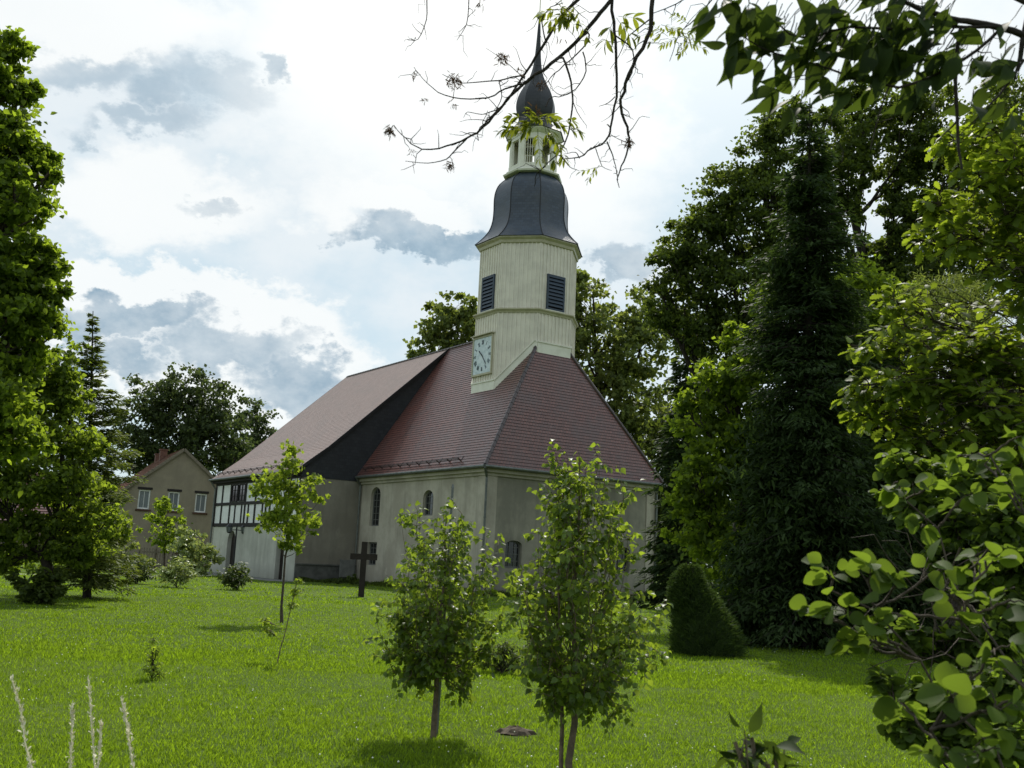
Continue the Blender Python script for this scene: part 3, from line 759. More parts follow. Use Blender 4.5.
for k in range(8):
    if k % 2: continue
    m0 = k*math.pi/4+math.pi/4
    b = MB(); nn = Vector((math.cos(m0), math.sin(m0), 0)); tt = Vector((-nn.y, nn.x, 0)); q0 = Vector((W/2, TS, 0))+nn*(LR*.92-.08)
    for q in range(-2, 3): b.beam(q0+tt*q*.13+Vector((0, 0, 22.55)), q0+tt*q*.13+Vector((0, 0, 23.96)), .025, .025)
    for z in (22.95, 23.45): b.beam(q0-tt*.36+Vector((0, 0, z)), q0+tt*.36+Vector((0, 0, z)), .02, .02)
    b.build('railing', 'trim', lan)
b = MB(); b.rings([oct_ring(1.67, 24.5), oct_ring(.9, 24.502)]); dome(b, [(1.72, 24.50), (1.38, 24.78), (1.06, 25.12), (.93, 25.40), (1.05, 25.75), (1.11, 26.15), (1.06, 26.6), (.90, 27.05), (.66, 27.5), (.45, 27.95), (.31, 28.4), (.21, 28.95), (.14, 29.9), (.085, 31.0), (.05, 31.6)])
b.build('onion_dome', 'slate_dark', church)
b = MB()
prs = [(0.0, -.2)]+[(.21*math.sin(math.pi*k/8), -.21*math.cos(math.pi*k/8)) for k in range(1, 8)]+[(0.0, .2)]
b.rings([[(W/2+r*math.cos(t*math.pi/6), TS+r*math.sin(t*math.pi/6), 31.78+z) for t in range(12)] for r, z in prs]); b.build('finial_ball', 'gold', church, smooth=True)
b = MB(); b.tube([(W/2, TS, 31.9), (W/2, TS, 34.2)], .03, 6); b.tube([(W/2-.45, TS, 33.4), (W/2+.45, TS, 33.4)], .025, 6)
b.prism([(W/2+.1, TS-.01, 32.9), (W/2+.75, TS-.01, 33.0), (W/2+.75, TS-.01, 33.2), (W/2+.1, TS-.01, 33.15)], (0, .02, 0)); b.build('weather_vane', 'gold', church)

# ------------------------------------------------------------------ paths
fr = [CW(XA-1.0, LJ-1.2), CW(XA-1.0, LT-3), CW(XA-1.2, LT+1)]
strip('paving', [(p[0], p[1]) for p in fr], 1.7, .008, 'paving')
a = P(-60, 573, 44)[:2]
strip('path', [(-34, 41.5), (-27, 43), (-21.7, 44.8), (-18.6, 48.4), (-16.8, 52.5), (CW(XA-2, 19)[0], CW(XA-2, 19)[1])], .75, .004, 'path')

# ------------------------------------------------------------------ house behind
def house():
    ax = rad(90+28)     # ridge direction, math angle of local +Y is this
    rz = ax-math.pi/2
    apex = P(184, 449, 72); base = apex.copy(); base[2] = 0
    h = empty('grey_rendered_house', base, rz, 'grey rendered house with red pantile roof and three upper windows in its gable', 'house')
    hw, zr_, ze, ln = 4.6, float(apex[2]), 4.55, 9.5
    wins = [(-2.75, -1.95, 3.95, 5.3), (-.75, .05, 3.95, 5.3), (1.15, 1.95, 3.95, 5.3), (.2, 1.3, 1.1, 2.5)]
    b = MB(); zt, zm = 5.5, 3.7; ap = zr_-.12; xt = hw*(1-(zt-ze)/(ap-ze))
    wall_face(b, (0, 0, 0), (1, 0, 0), Yn, -hw, hw, 0, zm, [(a, c, za, zb, 0) for a, c, za, zb in wins if zb < zm], .18)
    wall_face(b, (0, 0, 0), (1, 0, 0), Yn, -xt, xt, zm, zt, [(a, c, za, zb, 0) for a, c, za, zb in wins if zb > zm], .18)
    for s_ in (-1, 1): b.face([(s_*xt, 0, zm), (s_*hw, 0, zm), (s_*hw, 0, ze), (s_*xt, 0, zt)])
    b.face([(-xt, 0, zt), (xt, 0, zt), (0, 0, ap)])
    b.face([(-hw, ln, 0), (-hw, 0, 0), (-hw, 0, ze), (-hw, ln, ze)]); b.face([(hw, 0, 0), (hw, ln, 0), (hw, ln, ze), (hw, 0, ze)])
    b.face([(hw, ln, 0), (-hw, ln, 0), (-hw, ln, ze), (0, ln, zr_-.12), (hw, ln, ze)])
    b.build('wall', 'housew', h)
    for a, c, za, zb in wins:
        f = opening_window(h, (0, 0, 0), (1, 0, 0), Yn, a, c, za, zb, 0, 2, 1, depth=.15, bars='white', m='glassw', frame_w=.09)
        s_ = MB(); s_.box(a-.12, c+.12, -.08, .0-.003, za-.14, za-.02); s_.build('sill', 'hroof', f)
        s_ = MB(); s_.box(a-.1, c+.1, -.03, -.003, zb+.02, zb+.18); s_.build('lintel', 'timber', f)
    b = MB(); oh = .18; rn = hw+.25; rs = zr_-ze+.25*(zr_-ze)/hw; sl_ = math.hypot(rn, rs)
    for s_ in (-1, 1):
        sd = (-s_*rn/sl_, 0, rs/sl_); nd = (s_*rs/sl_, 0, rn/sl_)
        course_roof(b, (s_*rn, 0, zr_-rs), (0, 1, 0), sd, nd, lambda s: (-oh, ln+oh), 0, sl_, course=.3, lift=.06)
    rfo = b.build('roof', 'hroof', h)
    for (x, y, zt_) in ((-.5, 5.6, zr_+.55), (-.3, 9.0, zr_+.45)):
        b = MB(); b.box(x-.25, x+.25, y-.25, y+.25, zr_-1.6, zt_-.3); b.box(x-.30, x+.30, y-.30, y+.30, zt_-.298, zt_-.2); b.build('chimney', 'brick', rfo)
    b = MB()
    for s_ in (-1, 1):
        for zz in (0,):
            b.beam((s_*rn, -oh-.02, zr_-rs-.04), (0, -oh-.02, zr_-.04), .04, .2)
    b.build('verge', 'fence', rfo)
house()
def barn():
    c0 = P(18, 560, 74); c0[2] = 0
    h = empty('brown_barn', c0, rad(-14), 'long brown barn with dark roof half hidden behind the left trees', 'barn')
    b = MB(); b.box(-9, 3.4, 0, 8, 0, 3.0); b.face([(3.401, 0, 3), (3.401, 8, 3), (3.401, 4, 6.4)]); b.face([(-9.001, 8, 3), (-9.001, 0, 3), (-9.001, 4, 6.4)]); b.build('wall', 'barn', h)
    b = MB()
    for s_, y in ((1, -.5), (-1, 8.5)):
        sl_ = math.hypot(4.5, 3.9); course_roof(b, (0, y, 2.75), (1, 0, 0), (0, s_*4.5/sl_, 3.9/sl_), (0, -s_*3.9/sl_, 4.5/sl_), lambda s: (-9.4, 3.8), 0, sl_, course=.3, lift=.05)
    b.build('roof', 'tile', h)
    for x in (-5, -1):
        b = MB(); b.box(x-.5, x+.5, -.04, -.003, 1, 2.1); f = b.build('window', 'timber', h)
        b = MB(); b.box(x-.42, x+.42, -.05, -.042, 1.08, 2.02); b.build('pane', 'glass', f)
barn()
# picket fence in front of the house
fp = P(138, 560, 60); fq = P(172, 560, 60); fp[2] = fq[2] = 0
fe = empty('picket_fence', fp, 0, 'short weathered picket fence below the grey house', 'fence')
d = Vector((fq-fp)); L_ = d.length; b = MB()
for z in (.35, 1.1): b.beam((0, 0, z), tuple(d*1.0+Vector((0, 0, z))), .05, .08)
b.build('rail', 'fence', fe)
b = MB()
for k in range(int(L_/.16)):
    p = d*(k*.16/L_); hgt = 1.35+random.uniform(-.04, .04); b.hexa([p+Vector(v) for v in ((-.04, -.05, .05), (.04, -.05, .05), (.04, -.028, .05), (-.04, -.028, .05), (-.04, -.05, hgt), (.04, -.05, hgt), (.04, -.028, hgt), (-.04, -.028, hgt))])
tag(b.build('pickets', 'fence', fe))
for k in range(3):
    b = MB(); p = d*(k/2); b.box(p.x-.05, p.x+.05, p.y+.03, p.y+.13, 0, 1.45); b.build('post', 'fence', fe)

# ------------------------------------------------------------------ cross, lamp, board, stakes, log, soil
cp = P(361, 597, 37.9); cp[2] = 0
cr = empty('wooden_cross', cp, rad(8), 'dark stained wooden cross standing on the lawn before the church', 'cross')
b = MB(); b.box(-.11, .11, -.09, .09, 0, 2.02); b.build('upright', 'wood', cr)
b = MB(); b.box(-.50, .50, -.105, .105, 1.36, 1.58); b.build('crossbar', 'wood', cr)
lp = P(232.5, 574, 60); lp[2] = 0
lm = empty('street_lamp', lp, rad(10), 'black twin lantern lamp post in front of the half timbered annex', 'lamp post')
b = MB(); b.tube([(0, 0, 0), (0, 0, .5), (0, 0, .55), (0, 0, 2.75)], [.11, .09, .055, .045], 10); b.build('pole', 'black', lm)
b = MB(); b.tube([(-.42, 0, 2.45), (-.3, 0, 2.6), (0, 0, 2.62), (.3, 0, 2.6), (.42, 0, 2.45)], .025, 6); b.tube([(0, 0, 2.7), (0, 0, 2.95)], [.05, .01], 6); b.build('arm', 'black', lm)
for x in (-.42, .42):
    b = MB(); rg = lambda r, z: [(x+r*math.cos(t*math.pi/3), r*math.sin(t*math.pi/3), z) for t in range(6)]
    b.rings([rg(.05, 2.40), rg(.12, 2.44), rg(.13, 2.47)], cap=(True, True)); b.rings([rg(.21, 2.78), rg(.12, 2.90), rg(.03, 2.97)], cap=(True, True))
    for t in range(6): b.beam((x+.125*math.cos(t*math.pi/3), .125*math.sin(t*math.pi/3), 2.46), (x+.19*math.cos(t*math.pi/3), .19*math.sin(t*math.pi/3), 2.79), .02, .02)
    lt = b.build('lantern', 'black', lm)
    b = MB(); b.rings([rg(.115, 2.475), rg(.18, 2.775)], cap=(True, True)); b.build('glass', 'glassw', lt)
bp_ = CW(-.75, LJ-.55)
bd = empty('notice_board', bp_, TH, 'pale grey notice board standing against the annex side wall', 'notice board')
b = MB(); b.box(-.42, .42, -.04, .04, .30, 1.20); b.build('panel', 'paving', bd)
for x in (-.36, .36):
    b = MB(); b.box(x-.03, x+.03, .042, .10, 0, 1.25); b.build('post', 'zinc', bd)
sp = P(436.5, 741, 9.55); sp[2] = 0
st = MB(); st.tube([(0, 0, -.1), (.0, 0, 2.25)], .012, 7); st.tube([(0, 0, 2.25), (0, 0, 2.29)], [.016, .004], 7)
o = st.build('plant_stake', 'zinc'); o.location = tuple(sp); tag(o, 'thin grey plant stake beside the left birch sapling', 'stake')
o.rotation_euler = (0, rad(.5), 0)
lg = P(668, 601, 43); lg[2] = .14
b = MB(); b.tube([(0, 0, 0), (.6, -.2, .02), (1.3, -.45, 0)], [.16, .15, .13], 10); b.tube([(.5, -.15, .1), (.62, -.05, .32)], [.05, .035], 6)
o = b.build('fallen_log', 'log'); o.location = tuple(lg); tag(o, 'pale cut log lying on the grass right of the church', 'log')
mh = P(516, 735, 9.8); mh[2] = 0
b = MB(); rs = []
for r, z in ((.17, .0), (.13, .03), (.09, .05), (.04, .065), (.01, .07)):
    rs.append([(r*(1+.25*math.sin(t*1.7+1)+random.uniform(-.1, .1))*math.cos(t*math.pi/9), r*.8*math.sin(t*math.pi/9)*(1+random.uniform(-.12, .12)), max(0, z+random.uniform(-.012, .015))) for t in range(18)])
b.rings(rs); o = b.build('molehill', 'soil', smooth=True); o.location = tuple(mh); tag(o, 'small brown molehill in the lawn between the two birch saplings', 'molehill')
# ------------------------------------------------------------------ plants
def crown_leaves(lobes, D, size, nclump, nleaf, kind, spread=.16, flat=.6, dz=.5, shell=.45, up=.6):
    """lobes (px, py, rpx[, D]) -> leaf arrays and clump centres, all in world space"""
    P_, cl, lc = [], [], []
    for lb in lobes:
        Dl = lb[3] if len(lb) > 3 else D
        r = lb[2]*Dl/FPX; c = P(lb[0], lb[1], Dl+RG.uniform(-dz, dz)*r)
        n = max(3, int(nclump*(lb[2]/30)**1.7))
        u = rdir(n); rr = r*(shell+(1.12-shell)*RG.random(n)**.7)*(1+.18*np.sin(5*u[:, 0]+c[0]*3)*np.sin(5*u[:, 2]+c[2]*2)); fe = RG.random(n) < .12; rr = np.where(fe, rr*1.22, rr)
        cc = c+u*rr[:, None]*np.array([1, 1, .92]); cl.append(cc); lc.append(c)
        s = r*spread*RG.uniform(.5, 1.4, (n, 1, 1))*np.where(fe, .6, 1)[:, None, None]
        off = RG.normal(size=(n, nleaf, 3))*s*np.array([1.25, 1.25, flat])
        P_.append((cc[:, None]+off).reshape(-1, 3))
    pos = np.concatenate(P_); k = len(pos)
    nor = nrm(RG.normal(size=(k, 3))*.75+np.array([0, 0, up]))
    ax = nrm(RG.normal(size=(k, 3))+np.array([0, 0, -.25]))
    sz = size*RG.uniform(.65, 1.25, k)
    return leaves(kind, pos, ax, nor, sz), lc, cl

def big_tree(name, label, cat, base, lobes, D, leafsize, nclump, nleaf, lmat, tr, bmat='bark', kind='quad', group=None, seed=1, top=None, limbs=True, spread=.16, forks=.35, dz=.5, shell=.45, clumplimbs=3, zmin=.24):
    global RG
    RG = np.random.default_rng(seed)
    base = np.array(base, float); base[2] = 0
    root = empty(name, base, 0, label, cat, group)
    (V, Fa), lc, cl = crown_leaves(lobes, D, leafsize, nclump, nleaf, kind, spread=spread, dz=dz, shell=shell)
    lcA = np.array(lc); t_ = lcA[np.argmax(lcA[:, 2])] if top is None else np.array(top)
    ht = t_[2]
    tk = curve(base+[0, 0, -.1], t_*[.6, .6, 1]+base*[.4, .4, 0]*1.0, k=9, wob=.012); tk[0] = base+[0, 0, -.1]
    rr = tr*(1-.9*np.linspace(0, 1, 9)**.9); rr[0] = tr*1.35
    paths = [(tk, rr)]
    for c, cc in zip(lc, cl):
        # leave the trunk below the lobe
        zt = max(ht*zmin, c[2]-np.linalg.norm((c-base)[:2])*.9-.1*ht); zt = min(zt, c[2]*.9)
        i = int(np.argmin(abs(tk[:, 2]-zt))); r0 = rr[i]*.55
        lim = curve(tk[i], c, sag=-.06, k=7, wob=.025); paths.append((lim, np.linspace(r0, r0*.25, 7)))
        for q in RG.choice(len(cc), min(len(cc), clumplimbs+len(cc)//6), replace=False):
            j = RG.integers(3, 7); paths.append((curve(lim[j], cc[q], sag=.03, k=5, wob=.04), np.linspace(r0*.3, r0*.08, 5)))
    tv, tf = tubes(paths, 6)
    np_obj('trunk', tv, tf, bmat, root, smooth=True, origin=base)
    np_obj('crown', V, Fa, lmat, root, origin=base)
    return root

def conifer(name, label, cat, apex_px, D, base_px, rbase_px, whorl, per, lmat, nneed, nlen, droop=.25, z0=.5, bmat='barkd', seed=3, group=None, power=1.0, bulge=0.0, core=None):
    global RG
    RG = np.random.default_rng(seed)
    apex = P(apex_px[0], apex_px[1], D); base = P(base_px[0], base_px[1], D); base[2] = 0
    H = apex[2]; rb = rbase_px*D/FPX
    root = empty(name, base, 0, label, cat, group)
    t = np.linspace(0, 1, 10)[:, None]; tk = base+(apex-base)*t
    paths = [(tk, np.linspace(.012*H+.03, .012, 10))]
    z = z0; pos, ax, nor, sz = [], [], [], []
    while z < H*.985:
        f = z/H; c = base+(apex-base)*f; R_ = rb*((1-f)**power)*(1+bulge*math.sin(math.pi*f))+.04*rb
        n = per if f < .8 else max(4, per-3)
        for k in range(n):
            a = RG.uniform(0, 2*math.pi); ln = R_*RG.uniform(.55, 1.12)*(1+.22*math.sin(z*1.1+2*a+seed)+.12*math.sin(z*2.7-3*a)); zz = c+[0, 0, RG.uniform(-.5, .5)*whorl]
            d = np.array([math.cos(a), math.sin(a), -droop+.35*f]); e = zz+d*ln
            br = curve(zz, e, sag=.05, k=5, wob=.02); br[-1, 2] += .06*ln; paths.append((br, np.linspace(.012*ln+.006, .003, 5)))
            m = max(6, int(nneed*ln)); tt = RG.beta(2.0, 1.2, m); ip = np.array([np.interp(tt, np.linspace(0, 1, 5), br[:, q]) for q in range(3)]).T
            side = np.array([-d[1], d[0], 0])*RG.choice([-1, 1], m)[:, None]
            w_ = (1-tt)[:, None]*.35*ln+.06*ln
            ip = ip+side*w_*RG.random((m, 1))+RG.normal(0, .035*ln+.01, (m, 3))
            A = nrm(d*1.0+side*RG.uniform(.2, 1.2, (m, 1))+RG.normal(0, .25, (m, 3))+[0, 0, -droop*.8])
            pos.append(ip); ax.append(A); nor.append(nrm(RG.normal(0, .5, (m, 3))+[0, 0, 1.0])); sz.append(nlen*RG.uniform(.6, 1.3, m))
        z += whorl*RG.uniform(.8, 1.2)
    V, Fa = leaves('spray', np.concatenate(pos), np.concatenate(ax), np.concatenate(nor), np.concatenate(sz))
    if core:
        (v2, f2), _, _ = crown_leaves(core, D*1.015, .20, 46, 46, 'spray', shell=.2, spread=.2)
        V, Fa = join([(V, Fa), (v2, f2)])
    tv, tf = tubes(paths, 5); np_obj('trunk', tv, tf, bmat, root, smooth=True, origin=base); np_obj('crown', V, Fa, lmat, root, origin=base)
    return root

def twig_leaves(path, n, kind, size, out, t0=.25, hang=.3, spread=.9, up=.8, jit=.0):
    """leaves set alternately along a twig"""
    k = len(path); tt = np.linspace(t0, 1, n)+RG.normal(0, .02, n); tt = np.clip(tt, 0, 1)
    ip = np.array([np.interp(tt, np.linspace(0, 1, k), path[:, q]) for q in range(3)]).T
    d = nrm(np.array([np.interp(tt, np.linspace(0, 1, k), np.gradient(path[:, q])) for q in range(3)]).T)
    ref = nrm(RG.normal(size=(1, 3))*.3+[0, 0, 1.0]); s = nrm(np.cross(d, ref)); sg = np.where(np.arange(n) % 2 == 0, 1, -1)[:, None]
    ax = nrm(d*.6+s*sg*spread+RG.normal(0, .3, (n, 3))+[0, 0, -hang])
    nor = nrm(RG.normal(0, .45, (n, 3))+[0, 0, up])
    ip = ip+ax*size*.18
    if jit: ip = ip+RG.normal(0, jit, ip.shape)
    out.append(leaves(kind, ip, ax, nor, size*RG.uniform(.6, 1.2, n)))

def twiggy(name, label, cat, base, lobes, D, leafsize, kind, lmat, ntwig, nleaf, tr=.03, bmat='bark', group=None, seed=5, hang=.3, dz=.6, twr=.003, via=None, t0=.25, up=.8, stems=None, extra=None, bare=0, twl=1.0):
    """shrub or sapling seen close: stem(s), limb to every lobe, twigs with single leaves"""
    global RG
    RG = np.random.default_rng(seed)
    base = np.array(base, float); base[2] = 0
    root = empty(name, base, 0, label, cat, group)
    paths, lv = [], []
    for i, lb in enumerate(lobes):
        Dl = lb[3] if len(lb) > 3 else D
        r = lb[2]*Dl/FPX; c = P(lb[0], lb[1], Dl+RG.uniform(-dz, dz)*r)
        if via is None: st_ = base+RG.normal(0, tr*.8, 3)*[1, 1, 0]
        else:
            va = np.array(via); q = va[np.argmin(np.linalg.norm(va-c, axis=1)+np.where(va[:, 2] > c[2]-.1*r, 1e3, 0) if (va[:, 2] <= c[2]-.1*r).any() else np.linalg.norm(va-c, axis=1))]; st_ = q
        lim = curve(st_, c, sag=.08 if via is None else .0, k=9, wob=.018)
        paths.append((lim, np.linspace(tr*(.55 if via is not None else .8), twr*1.6, 9)))
        n = max(2, int(ntwig*(lb[2]/30)**1.5))
        for q in range(n+bare):
            j = RG.integers(4, 9); dr = rdir(1)[0]; dr[2] = dr[2]*.7+.1
            e = c+dr*r*RG.uniform(.65, 1.1)*twl; s0 = lim[j]
            tw = curve(s0, e, sag=.06, k=7, wob=.04); paths.append((tw, np.linspace(twr*1.3, twr*.45, 7)))
            if q < n: twig_leaves(tw, nleaf, kind, leafsize, lv, t0=t0, hang=hang, up=up)
    if extra:
        for pth, r0, r1 in extra:
            paths.append((np.array(pth), np.linspace(r0, r1, len(pth))))
    V, Fa = join(lv); tv, tf = tubes(paths, 5)
    sm_ = D < 8
    np_obj('trunk' if tr > .025 else 'stem', tv, tf, bmat, root, smooth=True, origin=base)
    np_obj('crown' if tr > .025 else 'foliage', V, Fa, lmat, root, origin=base, smooth=sm_)
    return root

# ---- far and middle trees
BG_L = 'trees beyond the grey house'
big_tree('deciduous_tree', 'tall dark round crowned tree rising behind the grey house roof', 'tree', P(180, 560, 95), [(185, 388, 24), (150, 397, 22), (215, 397, 22), (138, 428, 26), (180, 425, 32), (222, 430, 25), (200, 457, 28), (160, 462, 30), (236, 458, 20), (125, 455, 22), (170, 410, 30), (200, 420, 30), (165, 445, 30), (210, 450, 28)], 95, .36, 34, 48, 'lf_far', .55, 'barkd', group=BG_L, seed=21, shell=.55)
big_tree('deciduous_tree', 'smaller paler tree between the dark round tree and the church roof', 'tree', P(250, 560, 118), [(252, 412, 16), (265, 426, 18), (246, 438, 20), (236, 420, 12), (228, 455, 20), (264, 450, 22), (280, 440, 10), (250, 445, 24)], 118, .40, 36, 44, 'lf_far', .5, 'barkd', group=BG_L, seed=22, shell=.5)
big_tree('deciduous_tree', 'olive green tree showing above the nave ridge left of the tower', 'tree', P(455, 560, 78), [(457, 306, 18), (437, 322, 20), (462, 330, 24), (428, 345, 17), (448, 345, 24), (480, 335, 22), (500, 350, 30), (440, 372, 26), (470, 380, 30)], 78, .40, 30, 40, 'lf_olive', .5, 'barkd', seed=23, shell=.5)
big_tree('deciduous_tree', 'olive green tree rising directly right of the tower behind the hip roof', 'tree', P(612, 560, 68), [(590, 296, 22), (578, 320, 24), (612, 330, 28), (638, 312, 24), (600, 365, 32), (640, 352, 30), (630, 395, 35), (600, 400, 30), (655, 330, 18), (650, 430, 32), (625, 440, 30), (590, 440, 30), (565, 340, 26), (575, 285, 14)], 68, .36, 30, 40, 'lf_olive', .5, 'barkd', seed=24, shell=.45)
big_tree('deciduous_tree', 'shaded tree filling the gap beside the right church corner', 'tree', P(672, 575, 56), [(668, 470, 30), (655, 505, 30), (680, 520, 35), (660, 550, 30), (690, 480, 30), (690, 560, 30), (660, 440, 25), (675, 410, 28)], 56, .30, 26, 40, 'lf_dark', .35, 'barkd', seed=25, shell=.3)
big_tree('deciduous_tree', 'tall dark open crowned tree left of the great conifer', 'tree', P(735, 600, 31), [(735, 185, 26), (712, 215, 26), (690, 235, 24), (670, 262, 22), (664, 300, 24), (684, 318, 30), (700, 275, 32), (735, 235, 36), (762, 160, 28), (770, 205, 36), (735, 290, 36), (775, 265, 34), (755, 330, 34), (712, 345, 28), (775, 130, 22), (790, 118, 20), (826, 125, 18)], 31, .135, 42, 64, 'lf_mid', .4, 'barkd', seed=26, shell=.45)
big_tree('maple_tree', 'light green maple with tiered lit foliage in front of the dark conifer', 'tree', P(738, 630, 25), [(745, 340, 22), (722, 380, 28), (750, 400, 36), (705, 422, 26), (728, 450, 34), (700, 480, 24), (742, 490, 34), (700, 530, 28), (735, 550, 38), (768, 350, 22), (690, 505, 18), (760, 450, 30), (690, 400, 14)], 25, .15, 38, 42, 'lf_maple', .22, 'barkd', seed=27, shell=.4)
big_tree('deciduous_tree', 'tall dark oak behind the great conifer with sky gap beside its limb', 'tree', P(880, 600, 34), [(880, 112, 32), (925, 112, 30), (848, 148, 32), (905, 160, 30), (945, 165, 38), (905, 255, 26), (842, 285, 34), (925, 285, 38), (965, 225, 38), (990, 150, 40), (835, 215, 22), (960, 300, 40), (1000, 250, 45), (890, 320, 36), (935, 210, 26), (815, 170, 24), (850, 100, 22), (1010, 110, 35), (897, 225, 22), (868, 258, 22), (903, 200, 22), (848, 185, 22), (905, 285, 24)], 34, .15, 44, 62, 'lf_mid', .45, 'barkd', seed=28, shell=.4)
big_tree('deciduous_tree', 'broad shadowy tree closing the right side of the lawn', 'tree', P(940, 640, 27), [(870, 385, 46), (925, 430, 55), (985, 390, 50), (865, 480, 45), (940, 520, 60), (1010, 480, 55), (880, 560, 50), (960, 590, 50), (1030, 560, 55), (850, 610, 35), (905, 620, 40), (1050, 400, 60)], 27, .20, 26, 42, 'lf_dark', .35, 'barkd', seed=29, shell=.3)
big_tree('pale_willow', 'pale olive round headed tree glimpsed behind the oak branches', 'tree', P(955, 640, 19), [(930, 296, 24), (958, 300, 28), (984, 318, 24), (945, 335, 30), (975, 345, 28)], 19, .10, 44, 50, 'lf_olive', .12, 'barkd', kind='needle', seed=30, shell=.4)
# ---- conifers
conifer('dark_conifer', 'great dark conifer towering at the right edge of the lawn', 'conifer', (810, 98), 22.5, (806, 655), 74, .26, 12, 'lf_fir', 60, .16, droop=.35, z0=.25, seed=31, power=.55, bulge=.2, core=[(812, 160, 16), (806, 200, 24), (818, 240, 26), (800, 280, 30), (822, 310, 32), (795, 350, 34), (825, 380, 36), (800, 430, 42), (840, 460, 40), (785, 490, 40), (820, 530, 48), (780, 565, 44), (850, 570, 50), (800, 610, 46), (755, 605, 32), (870, 615, 40), (740, 630, 18)])
big_tree('deciduous_tree', 'mid green broad crown filling in right of the great conifer', 'tree', P(880, 640, 26), [(858, 288, 28), (884, 318, 30), (850, 336, 28), (892, 356, 30), (862, 378, 30), (846, 415, 26), (905, 300, 24), (880, 410, 30), (770, 300, 22), (776, 350, 20)], 26, .14, 44, 50, 'lf_maple', .25, 'barkd', seed=38, shell=.4)
conifer('dark_conifer', 'slim dark conifer behind the light green maple', 'conifer', (688, 275), 40, (684, 590), 46, .4, 10, 'lf_fir', 40, .3, droop=.3, z0=.4, seed=32, power=.8)
conifer('dark_conifer', 'low black green conifer skirting the right lawn edge', 'conifer', (880, 330), 24, (880, 650), 90, .28, 11, 'lf_fir', 50, .2, droop=.3, z0=.2, seed=35, power=.6)
conifer('spruce_tree', 'slender pale tipped spruce rising above the left trees', 'spruce', (93, 311), 29, (88, 585), 50, .22, 12, 'lf_spruce', 110, .14, droop=.12, z0=.45, seed=33, power=1.0, bulge=.35)
# ---- left side trees
big_tree('maple_tree', 'tall light green maple reaching in from the left edge', 'tree', P(-190, 640, 16), [(8, 46, 18), (26, 90, 17), (2, 82, 26), (-24, 75, 34), (30, 160, 24), (0, 140, 36), (50, 172, 10), (14, 200, 36), (-30, 180, 50), (38, 262, 26), (10, 262, 36), (50, 290, 16), (20, 312, 30), (-20, 300, 50), (36, 335, 22), (5, 370, 34), (-30, 400, 55), (-90, 150, 70), (-100, 300, 80), (-90, 430, 70), (-70, 50, 44), (12, 430, 30), (-150, 80, 80), (48, 262, 16)], 16, .105, 40, 50, 'lf_maple', .30, 'bark', kind='kite', seed=34, shell=.5, spread=.145)
big_tree('linden_tree', 'dark leaning trunk tree with dense shady crown on the left lawn', 'tree', P(44, 604, 25.9), [(58, 362, 20), (35, 385, 26), (74, 392, 18), (18, 425, 30), (56, 430, 30), (80, 445, 20), (36, 478, 32), (72, 495, 26), (4, 495, 28), (64, 528, 24), (24, 540, 22), (100, 530, 26), (-20, 470, 40), (-20, 530, 24), (55, 395, 24), (88, 545, 12), (62, 548, 16), (5, 556, 16), (78, 560, 12)], 25.9, .125, 42, 44, 'lf_linden', .17, 'barkd', kind='kite', seed=36, shell=.4, top=P(68, 400, 26), spread=.16)
twiggy('basal_shrub', 'clump of dark basal shoots round the leaning trunk at left', 'shrub', P(38, 605, 25.3), [(20, 584, 9), (32, 590, 12), (48, 588, 13), (58, 576, 9), (13, 575, 6), (40, 576, 10), (26, 596, 10), (46, 598, 12), (60, 592, 8)], 25.3, .10, 'round', 'lf_mid', 100, 12, tr=.03, bmat='barkd', seed=37)
# ---- shrubs by the house and path
def small_shrub(name, label, cat, px, py, D, lobes, size, lmat, seed, kind='ovate', nt_=22, nl=9, group=None, tr=.02):
    return twiggy(name, label, cat, P(px, py, D), lobes, D, size, kind, lmat, nt_, nl, tr=tr, bmat='barkd', seed=seed, group=group, hang=0.0)
RH = 'rhododendron bushes in a row before the church'
small_shrub('rhododendron', 'leftmost low rhododendron bush, below the grey house', 'shrub', 137, 584, 40.3, [(129, 572, 11), (140, 565, 11), (146, 574, 10), (136, 577, 11)], .16, 'lf_rhodo', 41, nt_=110, group=RH)
small_shrub('rhododendron', 'middle and broadest low rhododendron bush beside the path', 'shrub', 177, 588, 38.4, [(169, 572, 12), (182, 566, 12), (188, 576, 11), (176, 579, 12), (164, 578, 8)], .16, 'lf_rhodot', 42, nt_=90, group=RH)
small_shrub('rhododendron', 'rightmost low rhododendron bush beneath the lamp post', 'shrub', 235, 590, 38.9, [(227, 577, 11), (238, 571, 11), (244, 578, 10), (234, 582, 11)], .16, 'lf_rhodo', 43, nt_=110, group=RH)
big_tree('young_tree', 'small upright light green tree in front of the grey house', 'tree', P(165, 572, 57), [(163, 503, 8), (168, 515, 13), (156, 528, 13), (176, 530, 12), (165, 542, 12)], 57, .20, 60, 26, 'lf_maple', .07, 'bark', seed=44)
big_tree('flowering_shrub', 'rounded grey green shrub between the house and the annex', 'shrub', P(192, 576, 54), [(190, 538, 12), (202, 545, 12), (184, 552, 14), (200, 560, 14), (188, 566, 12), (208, 558, 8)], 54, .20, 60, 26, 'lf_rhodot', .05, 'barkd', seed=45)
big_tree('garden_shrub', 'wide pale green shrub left of the small upright tree', 'shrub', P(118, 578, 50), [(112, 553, 13), (128, 556, 14), (100, 562, 12), (118, 566, 13), (140, 560, 12)], 50, .18, 56, 26, 'lf_olive', .05, 'barkd', seed=46)
big_tree('garden_shrub', 'low yellow green shrub behind the leaning trunk', 'shrub', P(20, 576, 48), [(14, 556, 12), (34, 560, 12), (0, 562, 10), (60, 562, 12), (82, 564, 12)], 48, .18, 50, 26, 'lf_maple', .05, 'barkd', seed=47)
